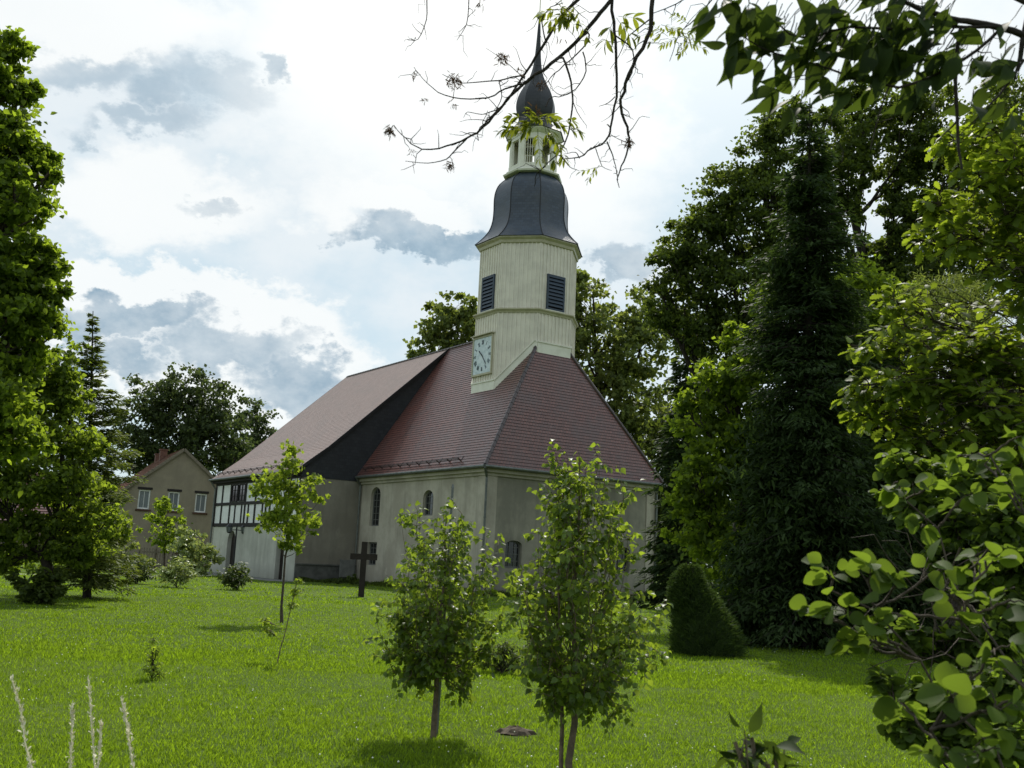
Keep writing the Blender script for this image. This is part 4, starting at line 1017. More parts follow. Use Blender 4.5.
big_tree('dark_bush', 'low dark bush at the foot of the annex side wall', 'shrub', CW(-1.9, LJ-.7), [(350, 581, 6, 51.5), (338, 582, 5, 51.8), (362, 583, 6, 50.5), (326, 582, 4, 52)], 51, .10, 130, 20, 'lf_dark', .02, 'barkd', seed=48)
# ---- clipped cone
def cone_shrub():
    global RG
    RG = np.random.default_rng(50)
    D = 19.6; base = P(704, 654, D); base[2] = 0
    root = empty('conical_dwarf_spruce', base, 0, 'squat dense conical dwarf spruce at the lawn edge', 'shrub')
    prof_ = [(654, 672, 741), (640, 671, 740), (625, 673, 734), (610, 673, 724), (598, 671, 716), (588, 671, 708), (578, 675, 702), (570, 682, 698), (564, 688, 694)]
    ys = np.array([p[0] for p in prof_][::-1], float); l_ = np.array([p[1] for p in prof_][::-1], float); r_ = np.array([p[2] for p in prof_][::-1], float)
    n = 15000; v = RG.uniform(566, 654, n); a = RG.uniform(0, 2*math.pi, n)
    cpx = (np.interp(v, ys, l_)+np.interp(v, ys, r_))/2; rp = (np.interp(v, ys, r_)-np.interp(v, ys, l_))/2
    c = np.array([P(x, y, D) for x, y in zip(cpx, v)]); R_ = rp*D/FPX*RG.uniform(.78, 1.0, n)*(1+.10*np.sin(a*5+v*.22)*np.sin(v*.17+a*2)+.06*np.sin(a*11-v*.6))
    o_ = np.stack([np.cos(a), np.sin(a), np.zeros(n)], 1); pos = c+o_*R_[:, None]
    ax = nrm(o_+RG.normal(0, .35, (n, 3))+[0, 0, .55])
    V, Fa = leaves('needle', pos, ax, nrm(RG.normal(0, 1, (n, 3))+[0, 0, .6]), .085*RG.uniform(.6, 1.5, n))
    tv, tf = tubes([(np.array([base+[0, 0, -.05], P(696, 600, D), P(691, 572, D)]), np.array([.07, .05, .02]))], 6)
    np_obj('trunk', tv, tf, 'barkd', root, origin=base); np_obj('crown', V, Fa, 'lf_cone', root, origin=base)
    b = MB(); rs = []
    for k in range(8):
        y = np.linspace(654, 572, 8)[k]; cc = P((np.interp(y, ys, l_)+np.interp(y, ys, r_))/2, y, D); rr = (np.interp(y, ys, r_)-np.interp(y, ys, l_))/2*D/FPX*.80
        rs.append([(cc[0]+rr*math.cos(t*math.pi/8)-base[0], cc[1]+rr*math.sin(t*math.pi/8)-base[1], cc[2]-base[2]) for t in range(16)])
    b.rings(rs, cap=(False, True)); b.build('inner_growth', 'lf_fir', root)
cone_shrub()
# far wood closing the horizon
RG = np.random.default_rng(60)
lob = [(x, 535+.046*(x-512)+RG.uniform(-14, 6)+(12 if x < 300 else -18), RG.uniform(26, 40), RG.uniform(135, 175)) for x in range(-260, 1300, 30)]
(V, Fa), _, _ = crown_leaves(lob, 150, .9, 34, 34, 'quad', shell=.2)
o = np_obj('far_wood', V, Fa, 'lf_far'); tag(o, 'distant belt of woodland along the horizon', 'woodland', kind='stuff')
# ---- young trees on the lawn
big_tree('maple_sapling', 'staked young maple with bright green ragged crown in front of the annex', 'tree', P(282, 624, 22.7), [(290, 450, 8), (290, 464, 11), (283, 482, 12), (270, 484, 14), (262, 490, 9), (296, 496, 11), (284, 505, 14), (312, 485, 8), (318, 498, 7), (276, 520, 11), (300, 520, 12), (264, 524, 7), (290, 536, 11), (310, 528, 7), (280, 545, 6), (298, 550, 5)], 22.7, .105, 62, 14, 'lf_bright', .035, 'bark', kind='maple', seed=51, shell=.2, spread=.33, clumplimbs=2, dz=.9, top=P(290, 452, 22.7), zmin=.5)
def birch(name, label, base_px, D, top_px, env, nbr, leafsize, seed, group, trunks=1, nl=16):
    """env: list of (y_px, left_px, right_px) crown outline"""
    global RG
    RG = np.random.default_rng(seed)
    base = P(*base_px, D); base[2] = 0; top = P(*top_px, D); root = empty(name, base, 0, label, 'tree', group)
    paths, lv = [], []
    ys = np.array([e[0] for e in env], float); lf = np.array([e[1] for e in env], float); rt = np.array([e[2] for e in env], float)
    ups = []
    for t in range(trunks):
        b0 = base+np.array([-.065*t, .05*t, -.05]); tp = top+np.array([-.14*t, .1*t, -.25*t])
        tk = curve(b0, tp, k=11, wob=.006); r_ = (.032 if t == 0 else .02)
        paths.append((tk, np.linspace(r_, .004, 11)**1.0)); ups.append((tk, r_))
    H = top[2]
    for k in range(nbr):
        tk, r_ = ups[k % len(ups)] if k % 3 == 0 else ups[0]
        # target point inside the outline volume
        y = RG.uniform(ys[0]+4, ys[-1]-2)**1.0
        if RG.random() < .2: y = ys[0]+(ys[-1]-ys[0])*RG.beta(1.2, 2.2)
        cx_ = (np.interp(y, ys, lf)+np.interp(y, ys, rt))/2; hw = (np.interp(y, ys, rt)-np.interp(y, ys, lf))/2*D/FPX
        c = P(cx_, y, D); a = RG.uniform(0, 2*math.pi); rr = hw*math.sqrt(RG.uniform(.05, 1)); e = c+np.array([math.cos(a)*rr, math.sin(a)*rr, 0])
        zs = max(.26*H*RG.uniform(.6, 1.0), e[2]-rr*RG.uniform(1.6, 2.8)-.15); zs = min(zs, e[2]-.12, H*.93); zs = max(.28*H, min(zs, .28*H+.62*(zs-.28*H)))
        i = np.interp(zs, tk[:, 2], np.arange(len(tk))); i0 = int(i); s0 = tk[i0]*(1-(i-i0))+tk[min(i0+1, len(tk)-1)]*(i-i0)
        br = curve(s0, e, sag=-.10, k=9, wob=.022, bend=(math.cos(a)*rr*.18, math.sin(a)*rr*.18, 0)); paths.append((br, np.linspace(.006, .0014, 9)))
        twig_leaves(br, nl, 'birch', leafsize, lv, t0=.3, hang=.75, up=.45, jit=.012)
        for q in range(8):
            j = RG.integers(3, 9); tw = curve(br[j], br[j]+nrm(RG.normal(size=3)+[0, 0, .35])*RG.uniform(.10, .24), k=5, wob=.04); paths.append((tw, np.linspace(.003, .0012, 5)))
            twig_leaves(tw, 8, 'birch', leafsize, lv, t0=.2, hang=.75, up=.45, jit=.01)
    for tk, r_ in ups:
        twig_leaves(tk[7:], 34, 'birch', leafsize, lv, t0=.0, hang=.75, up=.45, jit=.015)
    V, Fa = join(lv); tv, tf = tubes(paths, 6); np_obj('trunk', tv, tf, 'barkp', root, smooth=True, origin=base); np_obj('crown', V, Fa, 'lf_birch', root, origin=base)
BG = 'young birch trees on the near lawn'
birch('birch_sapling', 'left bushy birch sapling with a single trunk and stake', (433, 741), 9.3, (447, 512), [(505, 425, 476), (530, 388, 496), (560, 374, 506), (600, 368, 512), (640, 376, 506), (668, 392, 494), (694, 412, 466)], 60, .060, 71, BG)
birch('birch_sapling', 'right taller birch sapling with two thin stems', (571, 800), 7.6, (579, 452), [(448, 568, 592), (480, 538, 616), (520, 518, 638), (560, 500, 654), (600, 492, 668), (640, 498, 672), (680, 512, 660), (712, 534, 636)], 78, .056, 72, BG, trunks=2)
twiggy('tiny_sapling', 'thin leaning sapling with few leaves before the staked maple', 'sapling', P(277, 665, 14.67), [(270, 630, 7), (265, 620, 5), (297, 592, 7), (292, 605, 5), (299, 580, 5)], 14.67, .055, 'birch', 'lf_bright', 110, 5, tr=.005, bmat='barkp', seed=52, extra=[(curve(np.array([*P(277, 665, 14.67)[:2], 0]), P(298, 576, 14.67), k=7, wob=.006), .010, .004)], via=[P(277+(298-277)*t_, 665+(576-665)*t_, 14.67) for t_ in (.1, .25, .4, .55, .7, .85)])
twiggy('young_plant', 'slim upright dark leafed seedling alone on the left lawn', 'plant', P(152, 680, 12.38), [(154, 640, 5), (156, 650, 6), (151, 656, 6), (155, 665, 7), (150, 672, 7), (158, 674, 5)], 12.38, .055, 'ovate', 'lf_bright', 80, 6, tr=.009, bmat='barkd', seed=53)
twiggy('low_bush', 'small dark bush between the two birch saplings', 'shrub', P(503, 675, 14.7), [(490, 654, 12), (504, 650, 13), (516, 658, 12), (500, 664, 12), (486, 664, 9), (515, 668, 8)], 14.7, .06, 'ovate', 'lf_mid', 90, 10, tr=.02, bmat='barkd', seed=54)
# ---- dry seed stalks in front
def stalk(pts, D, label, seed):
    global RG
    RG = np.random.default_rng(seed)
    top = P(*pts[0], D); low = P(*pts[1], D); d = low-top; base = low+d*(low[2]/max(1e-3, -d[2])); base = np.array([base[0], base[1], 0])
    root = empty('grass_seed_stalk', base, 0, label, 'grass stalk', 'dry seed stalks of tall grass')
    c = curve(base, top, k=14, wob=.004, bend=(.01, 0, 0)); tv, tf = tubes([(c, np.linspace(.0038, .002, 14))], 5); np_obj('stem', tv, tf, 'straw', root, origin=base)
    n = 200; tt = RG.uniform(.70, 1.0, n); ip = np.array([np.interp(tt, np.linspace(0, 1, 14), c[:, q]) for q in range(3)]).T; ip += RG.normal(0, .0028, ip.shape)
    V, Fa = leaves('lanc', ip, nrm(RG.normal(0, .5, (n, 3))+[0, 0, 1.2]), rdir(n), .0145*RG.uniform(.6, 1.2, n)); np_obj('seed_head', V, Fa, 'straw', root, origin=base)
stalk(((12, 680), (29, 768)), 3.2, 'leftmost dry seed stalk, the longest, leaning towards the frame edge', 81)
stalk(((72, 703), (69, 768)), 3.3, 'second dry seed stalk from the left, upright and pale', 82)
stalk(((88, 678), (90, 722)), 3.9, 'middle dry seed stalk, standing farther back', 83)
stalk(((101, 722), (96, 768)), 3.3, 'shortest dry seed stalk, just right of the middle one', 84)
stalk(((121, 697), (133, 768)), 3.1, 'rightmost dry seed stalk, leaning to the left', 85)
# ------------------------------------------------------------------ branches seen close
def traced_tree(name, label, cat, base, trunk_pts, lines, leafsets, lmat, bmat, kind, seed, group=None, twigs=0):
    """lines: (list of (px, py, D), r0, r1)"""
    global RG
    RG = np.random.default_rng(seed)
    base = np.array(base, float); root = empty(name, base, 0, label, cat, group)
    paths = [(np.array(t, float), np.linspace(a, b_, len(t))) for t, a, b_ in trunk_pts]
    for pts, r0, r1 in lines:
        w_ = np.array([P(*p) for p in pts]); k = len(w_)
        # resample smoothly
        t = np.linspace(0, k-1, (k-1)*3+1); q = np.array([np.interp(t, np.arange(k), w_[:, c]) for c in range(3)]).T
        q[1:-1] = (q[:-2]+q[1:-1]*2+q[2:])/4; q += RG.normal(0, r0*.25, q.shape)
        paths.append((q, np.linspace(r0, r1, len(q))))
    if twigs:
        for q, rr in list(paths[1:]):
            ln = np.linalg.norm(np.diff(q, axis=0), axis=1).sum()
            if rr[0] > .02 or ln < .1: continue
            for _ in range(int(ln*twigs)):
                j = RG.integers(1, len(q)-1); d = nrm(q[j+1]-q[j-1])*.5+nrm(RG.normal(size=3)*[1, .6, 1])
                e = q[j]+nrm(d)*RG.uniform(.03, .13)*1.2; paths.append((curve(q[j], e, sag=RG.uniform(-.1, .2), k=5, wob=.06), np.linspace(min(rr[-1]*1.3, .003), .0008, 5)))
    tv, tf = tubes(paths, 6); np_obj('trunk', tv, tf, bmat, root, smooth=True, origin=base)
    return root, base
# ash with long bare hanging twigs (upper middle)
DA = 4.6
def ash():
    sx = lambda L_, d=0.0, s=3.103: [(370+x/s, y/s, DA+d+k*.03) for k, (x, y) in enumerate(L_)]
    hub = (760, -170, DA+.2)
    lines = [
     ([hub]+sx([(745, 0), (700, 60), (640, 130), (560, 200), (490, 250), (440, 295), (400, 340), (350, 400), (300, 430), (240, 455), (160, 470), (110, 430), (75, 390)]), .0115, .002),
     ([(700, -140, DA)]+sx([(650, 0), (590, 50), (545, 130), (500, 200), (460, 260), (430, 310), (390, 350), (340, 400), (320, 425)], .1), .010, .002),
     ([(690, -160, DA)]+sx([(870, 0), (875, 90), (830, 180), (790, 260), (772, 330), (800, 400), (805, 440), (790, 500), (765, 545), (770, 580)], -.1), .0135, .002),
     ([(640, -120, DA)]+sx([(745, 0), (760, 100), (765, 200), (765, 300), (745, 400), (735, 440), (690, 460), (650, 490), (600, 495), (588, 480)], .15), .010, .0018),
     (sx([(640, 130), (680, 95), (680, 130), (620, 190), (570, 230), (545, 260)]), .005, .002),
     (sx([(560, 200), (600, 170), (625, 260), (630, 310), (620, 400), (600, 460), (560, 500), (515, 540), (510, 580)], .02), .0065, .0018),
     (sx([(660, 160), (675, 220), (640, 280), (590, 300), (560, 270)]), .004, .0015),
     (sx([(480, 240), (460, 235), (400, 250), (330, 255), (285, 258), (225, 230)]), .0045, .0015),
     (sx([(470, 260), (420, 275), (370, 305), (280, 308), (210, 290), (160, 240), (135, 208)]), .0045, .0015),
     (sx([(395, 340), (380, 345), (350, 357), (300, 345), (290, 365)]), .003, .0012),
     (sx([(300, 430), (260, 470), (240, 495), (180, 508), (110, 500)]), .004, .0014),
     ([(426, -120, DA)]+sx([(175, 0), (178, 60), (150, 128), (115, 122)]), .004, .0014),
     ([(468, -110, DA)]+sx([(310, 0), (300, 80), (270, 125)]), .004, .0014),
     (sx([(480, 245), (470, 235), (420, 190), (360, 150)]), .003, .001),
     (sx([(735, 440), (760, 500), (770, 560)], .1), .004, .0015),
     (sx([(760, 110), (820, 150), (815, 230), (780, 280), (775, 300)]), .004, .002),
     (sx([(870, 60), (800, 110), (770, 180), (745, 215)]), .0035, .0012),
     ([(730, -60, DA)]+sx([(985, 0), (880, 40)]), .004, .002),
     ([(760, -60, DA)]+sx([(1060, 0), (1010, 60), (960, 100), (930, 190)]), .004, .0015),
     (sx([(760, 300), (740, 320), (710, 330)]), .003, .001), (sx([(400, 250), (412, 300), (390, 345)]), .003, .002),
     (sx([(545, 130), (530, 60), (560, 20), (600, 10)]), .004, .002), (sx([(590, 480), (620, 520), (650, 530)]), .003, .001), (sx([(650, 490), (640, 470), (600, 478)]), .003, .001),
     (sx([(545, 330), (560, 300), (600, 300), (640, 280)]), .0035, .001), (sx([(700, 460), (720, 520), (750, 530)]), .0025, .001), (sx([(535, 220), (550, 170), (548, 130)]), .0025, .001),
     ([(1500, -330, DA+.2), (1150, -260, DA+.3), hub], .07, .03), ([hub, (690, -160, DA), (600, -140, DA), (426, -120, DA)], .03, .006),
    ]
    base = np.array([6.6, 5.2, 0.0]); trunk = [base+[0, 0, -.1], base+[0, 0, 2], base+[-.1, -.1, 4.5], P(1500, -330, DA+.2), P(1500, -330, DA+.2)+[.3, .3, 3]]
    root, base = traced_tree('ash_tree', 'ash tree hanging bare dark twigs and a few feathery leaves across the steeple', 'tree', base, [(trunk, .22, .08)], lines, None, None, 'barkd', None, 91, twigs=11)
    # pinnate leaves
    lv = []; st = []
    def pinnate(p, d, ln, n=5, size=.045):
        d = nrm(np.array(d, float)); ln = ln*.8; c = curve(p, p+d*ln+np.array([0, 0, -.12*ln]), k=6, wob=.01); st.append((c, np.linspace(.0015, .0007, 6)))
        sd = nrm(np.cross(d, [0, .3, 1.0])); pos, ax = [], []
        for k in range(n):
            q = c[min(5, 1+int(k*5/n))]+(c[min(5, 2+int(k*5/n))]-c[min(5, 1+int(k*5/n))])*RG.random()
            for s_ in (-1, 1): pos.append(q); ax.append(nrm(d*.7+s_*sd*.9+[0, 0, -.15]))
        pos.append(c[-1]); ax.append(d+np.array([0, 0, -.3]))
        m = len(pos); lv.append(leaves('lanc', np.array(pos), nrm(np.array(ax)), nrm(RG.normal(0, .3, (m, 3))+[0, -.25, 1]), size*RG.uniform(.8, 1.2, m)))
    S = lambda x, y: P(370+x/3.103, y/3.103, DA)
    for x, y, dx, dz, ln in ((540, 372, -.9, .1, .20), (545, 372, .7, -.25, .22), (535, 375, -.6, -.4, .22), (540, 380, .2, -.7, .24), (530, 380, -.9, -.15, .24), (548, 378, .9, .05, .16), (520, 385, -.8, .15, .18), (505, 392, -.9, -.1, .16), (560, 385, .8, -.2, .18), (520, 400, .1, -.7, .16), (550, 400, .4, -.6, .14), (500, 372, .6, .3, .14), (530, 372, -.4, .5, .10), (545, 385, .5, -.6, .22)):
        pinnate(S(x, y), (dx, RG.uniform(-.4, .4), dz), ln, 6, .052)
    for x, y, dx, dz, ln in ((765, 55, .5, -.5, .14), (755, 60, -.2, -.6, .12), (770, 50, .7, .1, .10)): pinnate(S(x, y), (dx, .1, dz), ln, 3, .075)
    for x, y, dx, dz, ln in ((720, 515, -.8, -.1, .13), (712, 512, -.4, -.5, .10)): pinnate(S(x, y), (dx, .2, dz), ln, 4, .028)
    for k in range(12):
        a_ = RG.uniform(0, 6.28); pinnate(S(RG.uniform(890, 1000), RG.uniform(75, 130)), (math.cos(a_), RG.uniform(-.5, .5), math.sin(a_)*.5-.2), .13, 5, .035)
    for k in range(9):
        a_ = RG.uniform(0, 6.28); pinnate(S(RG.uniform(575, 690), RG.uniform(0, 50)), (math.cos(a_), RG.uniform(-.5, .5), math.sin(a_)*.4-.4), .14, 4, .05)
    for q in range(len(lv)):
        V, Fa = join([lv[q], tubes([st[q]], 4)]); np_obj('leaf', V, Fa, 'lf_ash', root, origin=base)
    ks = []
    for x, y, n, r in ((262, 250, 110, 20), (410, 178, 70, 16), (60, 402, 80, 14), (248, 512, 60, 12), (803, 440, 70, 13), (135, 232, 14, 10), (165, 310, 12, 9), (255, 320, 10, 9), (130, 470, 12, 12), (535, 262, 40, 14), (342, 15, 14, 12), (520, 345, 20, 18), (500, 340, 10, 14), (588, 125, 8, 9), (460, 215, 8, 9)):
        c = S(x, y); rr = r/3.103*DA/FPX; pos = c+RG.normal(0, rr*.55, (n, 3)); ks.append(leaves('needle', pos, nrm(RG.normal(0, .7, (n, 3))+[0, 0, -.7]), rdir(n), .030*RG.uniform(.6, 1.3, n)))
    for V, Fa in ks: np_obj('seed_cluster', V, Fa, 'seed', root, origin=base)
ash()

# large pointed leaves overhead (upper right)
def overhead():
    D = 2.45
    base = np.array([3.4, 1.9, 0.0]); fork = P(1180, 70, D+.1)
    trunk = [base+[0, 0, -.1], base+[-.05, 0, 1.1], base+[-.25, .1, 2.0], fork, P(1080, 46, D)]
    lines = [([(1180, 70, D+.1), (1080, 46, D), (1024, 35, D), (987, 25, D), (955, 18, D), (928, 13, D), (902, 0, D), (870, -15, D), (800, -20, D), (740, -10, D)], .011, .003),
             ([(1000, 30, D), (965, 60, D), (930, 78, D), (900, 88, D), (860, 80, D), (810, 62, D), (760, 50, D), (725, 20, D)], .005, .0015),
             ([(1000, 28, D), (950, 26, D), (900, 30, D), (850, 26, D), (800, 40, D), (770, 20, D), (745, 10, D)], .005, .0015),
             ([(1040, 10, D), (1005, -10, D)], .01, .006), ([(1024, 60, D), (1000, 95, D), (975, 120, D), (960, 135, D)], .004, .0015), ([(960, 30, D), (955, 80, D), (958, 140, D), (962, 170, D)], .006, .003),
             ([(900, 60, D), (880, 110, D), (870, 150, D)], .003, .001), ([(880, 40, D), (850, 90, D), (820, 130, D)], .003, .001), ([(850, 30, D), (830, 70, D), (780, 80, D)], .003, .001), ([(1030, 5, D), (1018, 60, D), (1015, 80, D)], .006, .003)]
    root, base = traced_tree('fruit_tree', 'dark branch of large pointed leaves hanging into the upper right corner', 'tree', base, [(trunk, .07, .012)], lines, None, None, 'barkd', None, 92, twigs=4)
    lv, st = [], []
    lob = [(722, 10, 18, 5), (745, 18, 24, 8), (775, 25, 28, 9), (810, 22, 28, 8), (842, 18, 26, 8), (875, 12, 26, 7), (905, 10, 22, 5), (735, 45, 16, 4), (765, 58, 20, 6), (800, 60, 24, 9), (832, 50, 24, 8), (860, 55, 22, 8), (890, 52, 20, 7), (780, 84, 16, 4), (825, 88, 12, 2), (905, 72, 18, 5), (925, 60, 18, 5), (955, 60, 16, 4), (940, 85, 12, 3), (980, 70, 16, 3), (855, 88, 14, 3), (880, 78, 14, 4), (1008, 95, 16, 2), (1015, 122, 14, 2), (970, 105, 12, 1), (800, 105, 14, 2), (1010, 60, 18, 3), (900, 30, 26, 9), (940, 20, 22, 7), (870, 35, 24, 8), (930, 45, 22, 8), (980, 45, 20, 5), (915, 95, 16, 4), (1020, 30, 18, 4)]
    for x, y, r, n in lob:
        c = P(x, y, D); rr = r*D/FPX; n = int(n*1.05)+1
        pos = c+RG.normal(0, .5, (n, 3))*rr*np.array([1, 1.4, .8])
        ax = nrm(RG.normal(0, .6, (n, 3))+np.array([-.6, -.1, -.6]))
        nor = nrm(RG.normal(0, .5, (n, 3))+[.3, -.5, .6]); sz = .098*RG.uniform(.6, 1.15, n)
        lv.append(leaves('ovate', pos, ax, nor, sz))
        for p, a_, s_ in zip(pos, ax, sz): st.append((curve(p+[RG.uniform(0, .04), 0, .05], p, k=4, wob=.03), np.array([.0013, .0012, .001, .001])))
    V, Fa = join(lv+[tubes(st, 4)]); np_obj('crown', V, Fa, 'lf_cherry', root, origin=base, smooth=True)
overhead()

# oak boughs (middle right)
ob = np.array([5.6, 7.2, 0])
via = [np.array(curve([5.6, 7.2, .3], [4.9, 6.9, 5.3], k=12, wob=.006))[i] for i in range(12)]
twiggy('young_oak', 'young oak with bright lobed leaves reaching in from the right edge', 'tree', ob,
       [(955, 140, 26, 5.6), (990, 125, 26, 5.4), (1012, 165, 34, 5.2), (975, 185, 32, 5.6), (940, 205, 26, 5.9), (1005, 215, 36, 5.5), (960, 240, 32, 5.8), (920, 240, 18, 6.0), (1010, 265, 34, 5.5), (985, 155, 30, 6.2),
        (893, 300, 18, 6.2), (905, 325, 26, 6.2), (875, 345, 22, 6.2), (930, 350, 30, 6.0), (850, 345, 13, 6.4), (965, 355, 32, 5.9), (1000, 350, 36, 5.7), (870, 385, 26, 6.2), (905, 385, 32, 6.1), (945, 400, 34, 6.0), (985, 405, 38, 5.8), (850, 398, 15, 6.3), (1015, 420, 34, 5.6), (888, 420, 24, 6.2), (930, 445, 32, 6.1), (975, 450, 34, 6.0), (1015, 480, 34, 5.8), (862, 415, 16, 6.3), (905, 448, 22, 6.2), (1035, 300, 40, 5.6)],
       6, .088, 'oak', 'lf_oak', 24, 10, tr=.045, bmat='bark', seed=93, hang=.15, twr=.004, via=via, up=1.0, extra=[(via, .08, .03), ([ob+[0, 0, -.1], via[0]], .10, .08)])
# fine leaved shrub behind and below the oak
hz = np.array([2.15, 4.3, 0])
rs_ = np.random.default_rng(5)
bare = []
for k in range(24):
    s0 = P(rs_.uniform(940, 1040), rs_.uniform(540, 700), rs_.uniform(3.6, 4.6)); e0 = P(rs_.uniform(850, 960), rs_.uniform(530, 730), rs_.uniform(3.6, 4.6)); bare.append((curve(s0, e0, sag=rs_.uniform(.0, .18), k=8, wob=.035), .0045, .0012))
for k in range(9):
    e0 = P(rs_.uniform(930, 1040), rs_.uniform(560, 720), rs_.uniform(3.7, 4.6)); bare.append((curve(hz+[rs_.uniform(-.15, .15), 0, 0], e0, sag=.1, k=8, wob=.03), .010, .004))
hs = [curve(hz+[dx, 0, 0], P(x_, y_, d_), sag=.06, k=12, wob=.015) for dx, x_, y_, d_ in ((0, 905, 500, 4.6), (.1, 990, 470, 4.4), (-.1, 935, 640, 4.0), (.15, 1015, 560, 4.1), (-.05, 960, 560, 4.3), (.05, 900, 720, 3.8))]
bare += [(h_, .007, .003) for h_ in hs]
twiggy('hazel_shrub', 'tangled shrub of small leaves and bare grey twigs at the right edge', 'shrub', hz,
       [(900, 470, 24, 4.6), (935, 480, 30, 4.6), (985, 480, 32, 4.4), (915, 510, 24, 4.5), (955, 520, 32, 4.4), (1005, 525, 34, 4.2), (890, 500, 16, 4.7), (1015, 570, 34, 4.0), (975, 575, 28, 4.2), (945, 560, 22, 4.3), (905, 640, 20, 4.0), (945, 650, 26, 4.0), (990, 640, 34, 3.9), (880, 680, 14, 4.0), (930, 700, 26, 3.8), (975, 700, 34, 3.8), (1015, 690, 34, 3.7), (960, 740, 28, 3.7), (1005, 750, 34, 3.6), (905, 730, 18, 3.8), (865, 640, 10, 4.1), (1030, 620, 36, 3.9)],
       4.2, .044, 'round', 'lf_hazel', 30, 12, tr=.008, bmat='bark', seed=94, hang=.2, twr=.0018, extra=bare, bare=1, up=.7, via=[q for h_ in hs for q in h_[3:]])
# big round leaves nearer the camera
rb = np.array([1.75, 2.3, 0])
rs2 = [curve(rb, P(x_, y_, d_), sag=.10, k=12, wob=.012) for x_, y_, d_ in ((830, 590, 2.6), (905, 500, 3.0), (990, 455, 2.9), (960, 620, 2.4), (930, 730, 2.2))]
twiggy('round_leaf_shrub', 'nearest shrub with large round leaves in the lower right corner', 'shrub', rb,
       [(835, 572, 20, 2.6), (868, 578, 24, 2.5), (905, 575, 20, 2.5), (810, 612, 12, 2.6), (845, 610, 22, 2.5), (882, 612, 24, 2.4), (898, 482, 14, 3.0), (925, 490, 16, 2.9), (950, 455, 12, 3.0), (985, 465, 16, 2.9), (960, 500, 14, 2.9), (1005, 490, 20, 2.8), (945, 565, 20, 2.6), (985, 560, 22, 2.5), (1010, 600, 24, 2.3), (960, 605, 22, 2.4), (995, 650, 24, 2.2), (1018, 700, 24, 2.1), (960, 690, 22, 2.2), (930, 750, 18, 2.1), (985, 750, 22, 2.1), (870, 640, 12, 2.5), (920, 525, 12, 2.9), (1012, 440, 16, 2.9), (838, 640, 9, 2.5), (900, 700, 10, 2.4)],
       2.5, .052, 'round', 'lf_hazel', 5, 4, tr=.007, bmat='bark', seed=95, hang=.15, twr=.0020, t0=.5, up=.45, bare=0, via=[q for h_ in rs2 for q in h_[3:]], extra=[(h_, .0055, .0025) for h_ in rs2])
twiggy('leafy_sprig', 'low dark sprig of pointed leaves at the bottom edge right of the birches', 'plant', P(780, 900, 2.3),
       [(735, 742, 12, 2.3), (752, 738, 14, 2.3), (775, 752, 12, 2.3), (745, 762, 14, 2.3), (768, 764, 10, 2.3)], 2.3, .065, 'ovate', 'lf_cherry', 6, 5, tr=.003, bmat='barkp', seed=96, hang=.1, t0=.5)

# ------------------------------------------------------------------ grass
def grass(name, n, d0, d1, hgt, wid, seed, powr=1.0, mats='blade', pad=1.15):
    r = np.random.default_rng(seed)
    Y_ = d0*(d1/d0)**r.random(n); X_ = r.uniform(-1, 1, n)*(.56*Y_*pad+.6)+.02*Y_
    # tufts: pull blades towards clump centres
    m_ = n//14; pick = r.integers(0, m_, n); lone = r.random(n) < .45; ht_ = r.random(m_)
    sp_ = .035*(Y_[:m_]/8)[pick]**.5
    X2 = X_[:m_][pick]+r.normal(0, 1, n)*sp_; Y2 = Y_[:m_][pick]+r.normal(0, 1, n)*sp_; h = np.where(lone, r.random(n)*.6, ht_[pick])
    X_ = np.where(lone, X_, X2); Y_ = np.where(lone, Y_, Y2)
    # keep off the molehill and the buildings
    lx = cth*(X_-CX)+sth*(Y_-CY); ly = -sth*(X_-CX)+cth*(Y_-CY)
    ok = ~((lx > -.1) & (ly > -.1)) & ~((lx > XA-1.9) & (ly > LJ-1.8)) & ((X_-mh[0])**2+(Y_-mh[1])**2 > .05)
    X_, Y_, h = X_[ok], Y_[ok], h[ok]; n = len(X_)
    patch = .75+.5*(.5+.5*np.sin(X_*1.3+2*np.sin(Y_*.7))*np.cos(Y_*1.1+1.7*np.sin(X_*.6)))
    H = hgt*(.55+.6*h)*r.uniform(.6, 1.25, n)*patch; Wd = wid*r.uniform(.7, 1.3, n); a = r.uniform(0, 2*np.pi, n); ld = r.uniform(0, 2*np.pi, n); le = H*r.uniform(.1, .8, n)
    sx, sy = np.cos(a)*Wd/2, np.sin(a)*Wd/2; bx, by = np.cos(ld)*le, np.sin(ld)*le; z0 = np.zeros(n)
    V = np.stack([np.stack([X_-sx, Y_-sy, z0], 1), np.stack([X_+sx, Y_+sy, z0], 1), np.stack([X_+sx*.8+bx*.35, Y_+sy*.8+by*.35, H*.6], 1), np.stack([X_+bx, Y_+by, H], 1)], 1).reshape(-1, 3)
    Fa = np.arange(n*4).reshape(-1, 4)
    return V, Fa
ga = join([grass('a', 300000, 5.8, 16, .040, .0060, 101), grass('b', 190000, 14, 34, .048, .014, 102), grass('c', 70000, 32, 75, .06, .04, 103)])
o = np_obj('grass', ga[0], ga[1], 'blade'); tag(o, 'bright green mown grass of the churchyard lawn', 'grass', kind='stuff')
r = np.random.default_rng(106); n = 15000
q_ = r.random(n); L1, L2, L3 = LJ, -PJ, W
lx = np.where(q_ < .35, -r.exponential(.16, n)-.08, np.where(q_ < .62, r.uniform(0, W+.3, n), r.uniform(XA, -.1, n)))
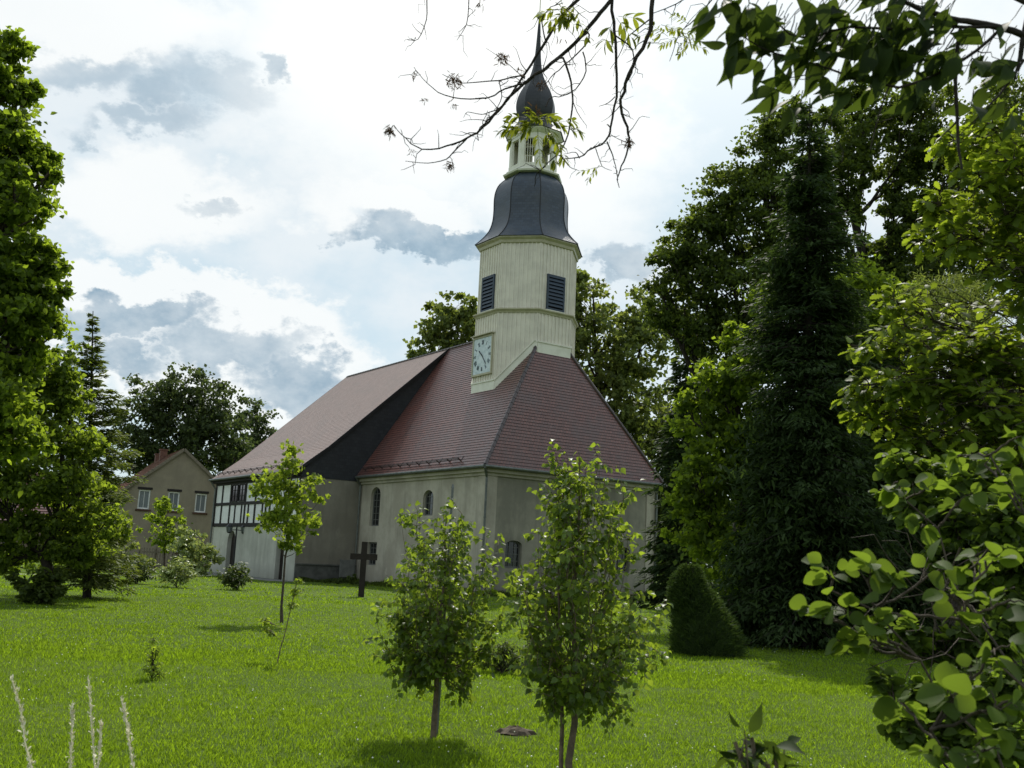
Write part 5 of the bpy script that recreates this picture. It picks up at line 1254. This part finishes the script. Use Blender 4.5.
ly = np.where(q_ < .35, r.uniform(0, LJ, n), np.where(q_ < .62, -r.exponential(.16, n)-.08, LJ-.18-r.exponential(.14, n)))
Xw, Yw = CX+cth*lx-sth*ly, CY+sth*lx+cth*ly; cl_ = .35+.65*np.abs(np.sin(lx*2.3+ly*1.7)*np.sin(lx*.7-ly*.9)); Hw = .30*cl_*r.uniform(.4, 1.2, n); a = r.uniform(0, 6.28, n); l2 = r.uniform(0, 6.28, n)
Vw = np.stack([np.stack([Xw-.012*np.cos(a), Yw-.012*np.sin(a), 0*Xw], 1), np.stack([Xw+.012*np.cos(a), Yw+.012*np.sin(a), 0*Xw], 1), np.stack([Xw+.03*np.cos(a)+.1*Hw*np.cos(l2), Yw+.03*np.sin(a)+.1*Hw*np.sin(l2), .6*Hw], 1), np.stack([Xw+.35*Hw*np.cos(l2), Yw+.35*Hw*np.sin(l2), Hw], 1)], 1).reshape(-1, 3)
o = np_obj('weeds', Vw, np.arange(n*4).reshape(-1, 4), 'lf_mid'); tag(o, 'ragged taller weeds growing along the foot of the church walls', 'weeds', kind='stuff')
r = np.random.default_rng(104); n = 900
Yc = 6*(26/6)**r.random(n); Xc = r.uniform(-1, 1, n)*.6*Yc; keep = (np.sin(Xc*.9+1.3)+np.sin(Yc*.8+Xc*.4)) > -.3; Xc, Yc = Xc[keep], Yc[keep]; n = len(Xc)
s_ = .008*r.uniform(.6, 1.2, n); zc_ = r.uniform(.03, .065, n); Vc = []
for dx, dy, dz in ((1, 0, 0), (0, 1, 0), (-1, 0, 0), (0, -1, 0), (0, 0, 1), (0, 0, -1)): Vc.append(np.stack([Xc+dx*s_, Yc+dy*s_, zc_+dz*s_], 1))
Vc = np.stack(Vc, 1).reshape(-1, 3); T = np.array([(0, 1, 4), (1, 2, 4), (2, 3, 4), (3, 0, 4), (1, 0, 5), (2, 1, 5), (3, 2, 5), (0, 3, 5)])
Fc = (T[None]+np.arange(n)[:, None, None]*6).reshape(-1, 3)
o = np_obj('clover', Vc, Fc, 'clover'); tag(o, 'scattered tiny white clover flowers in the lawn', 'clover flowers', kind='stuff')
bpy.context.view_layer.update()
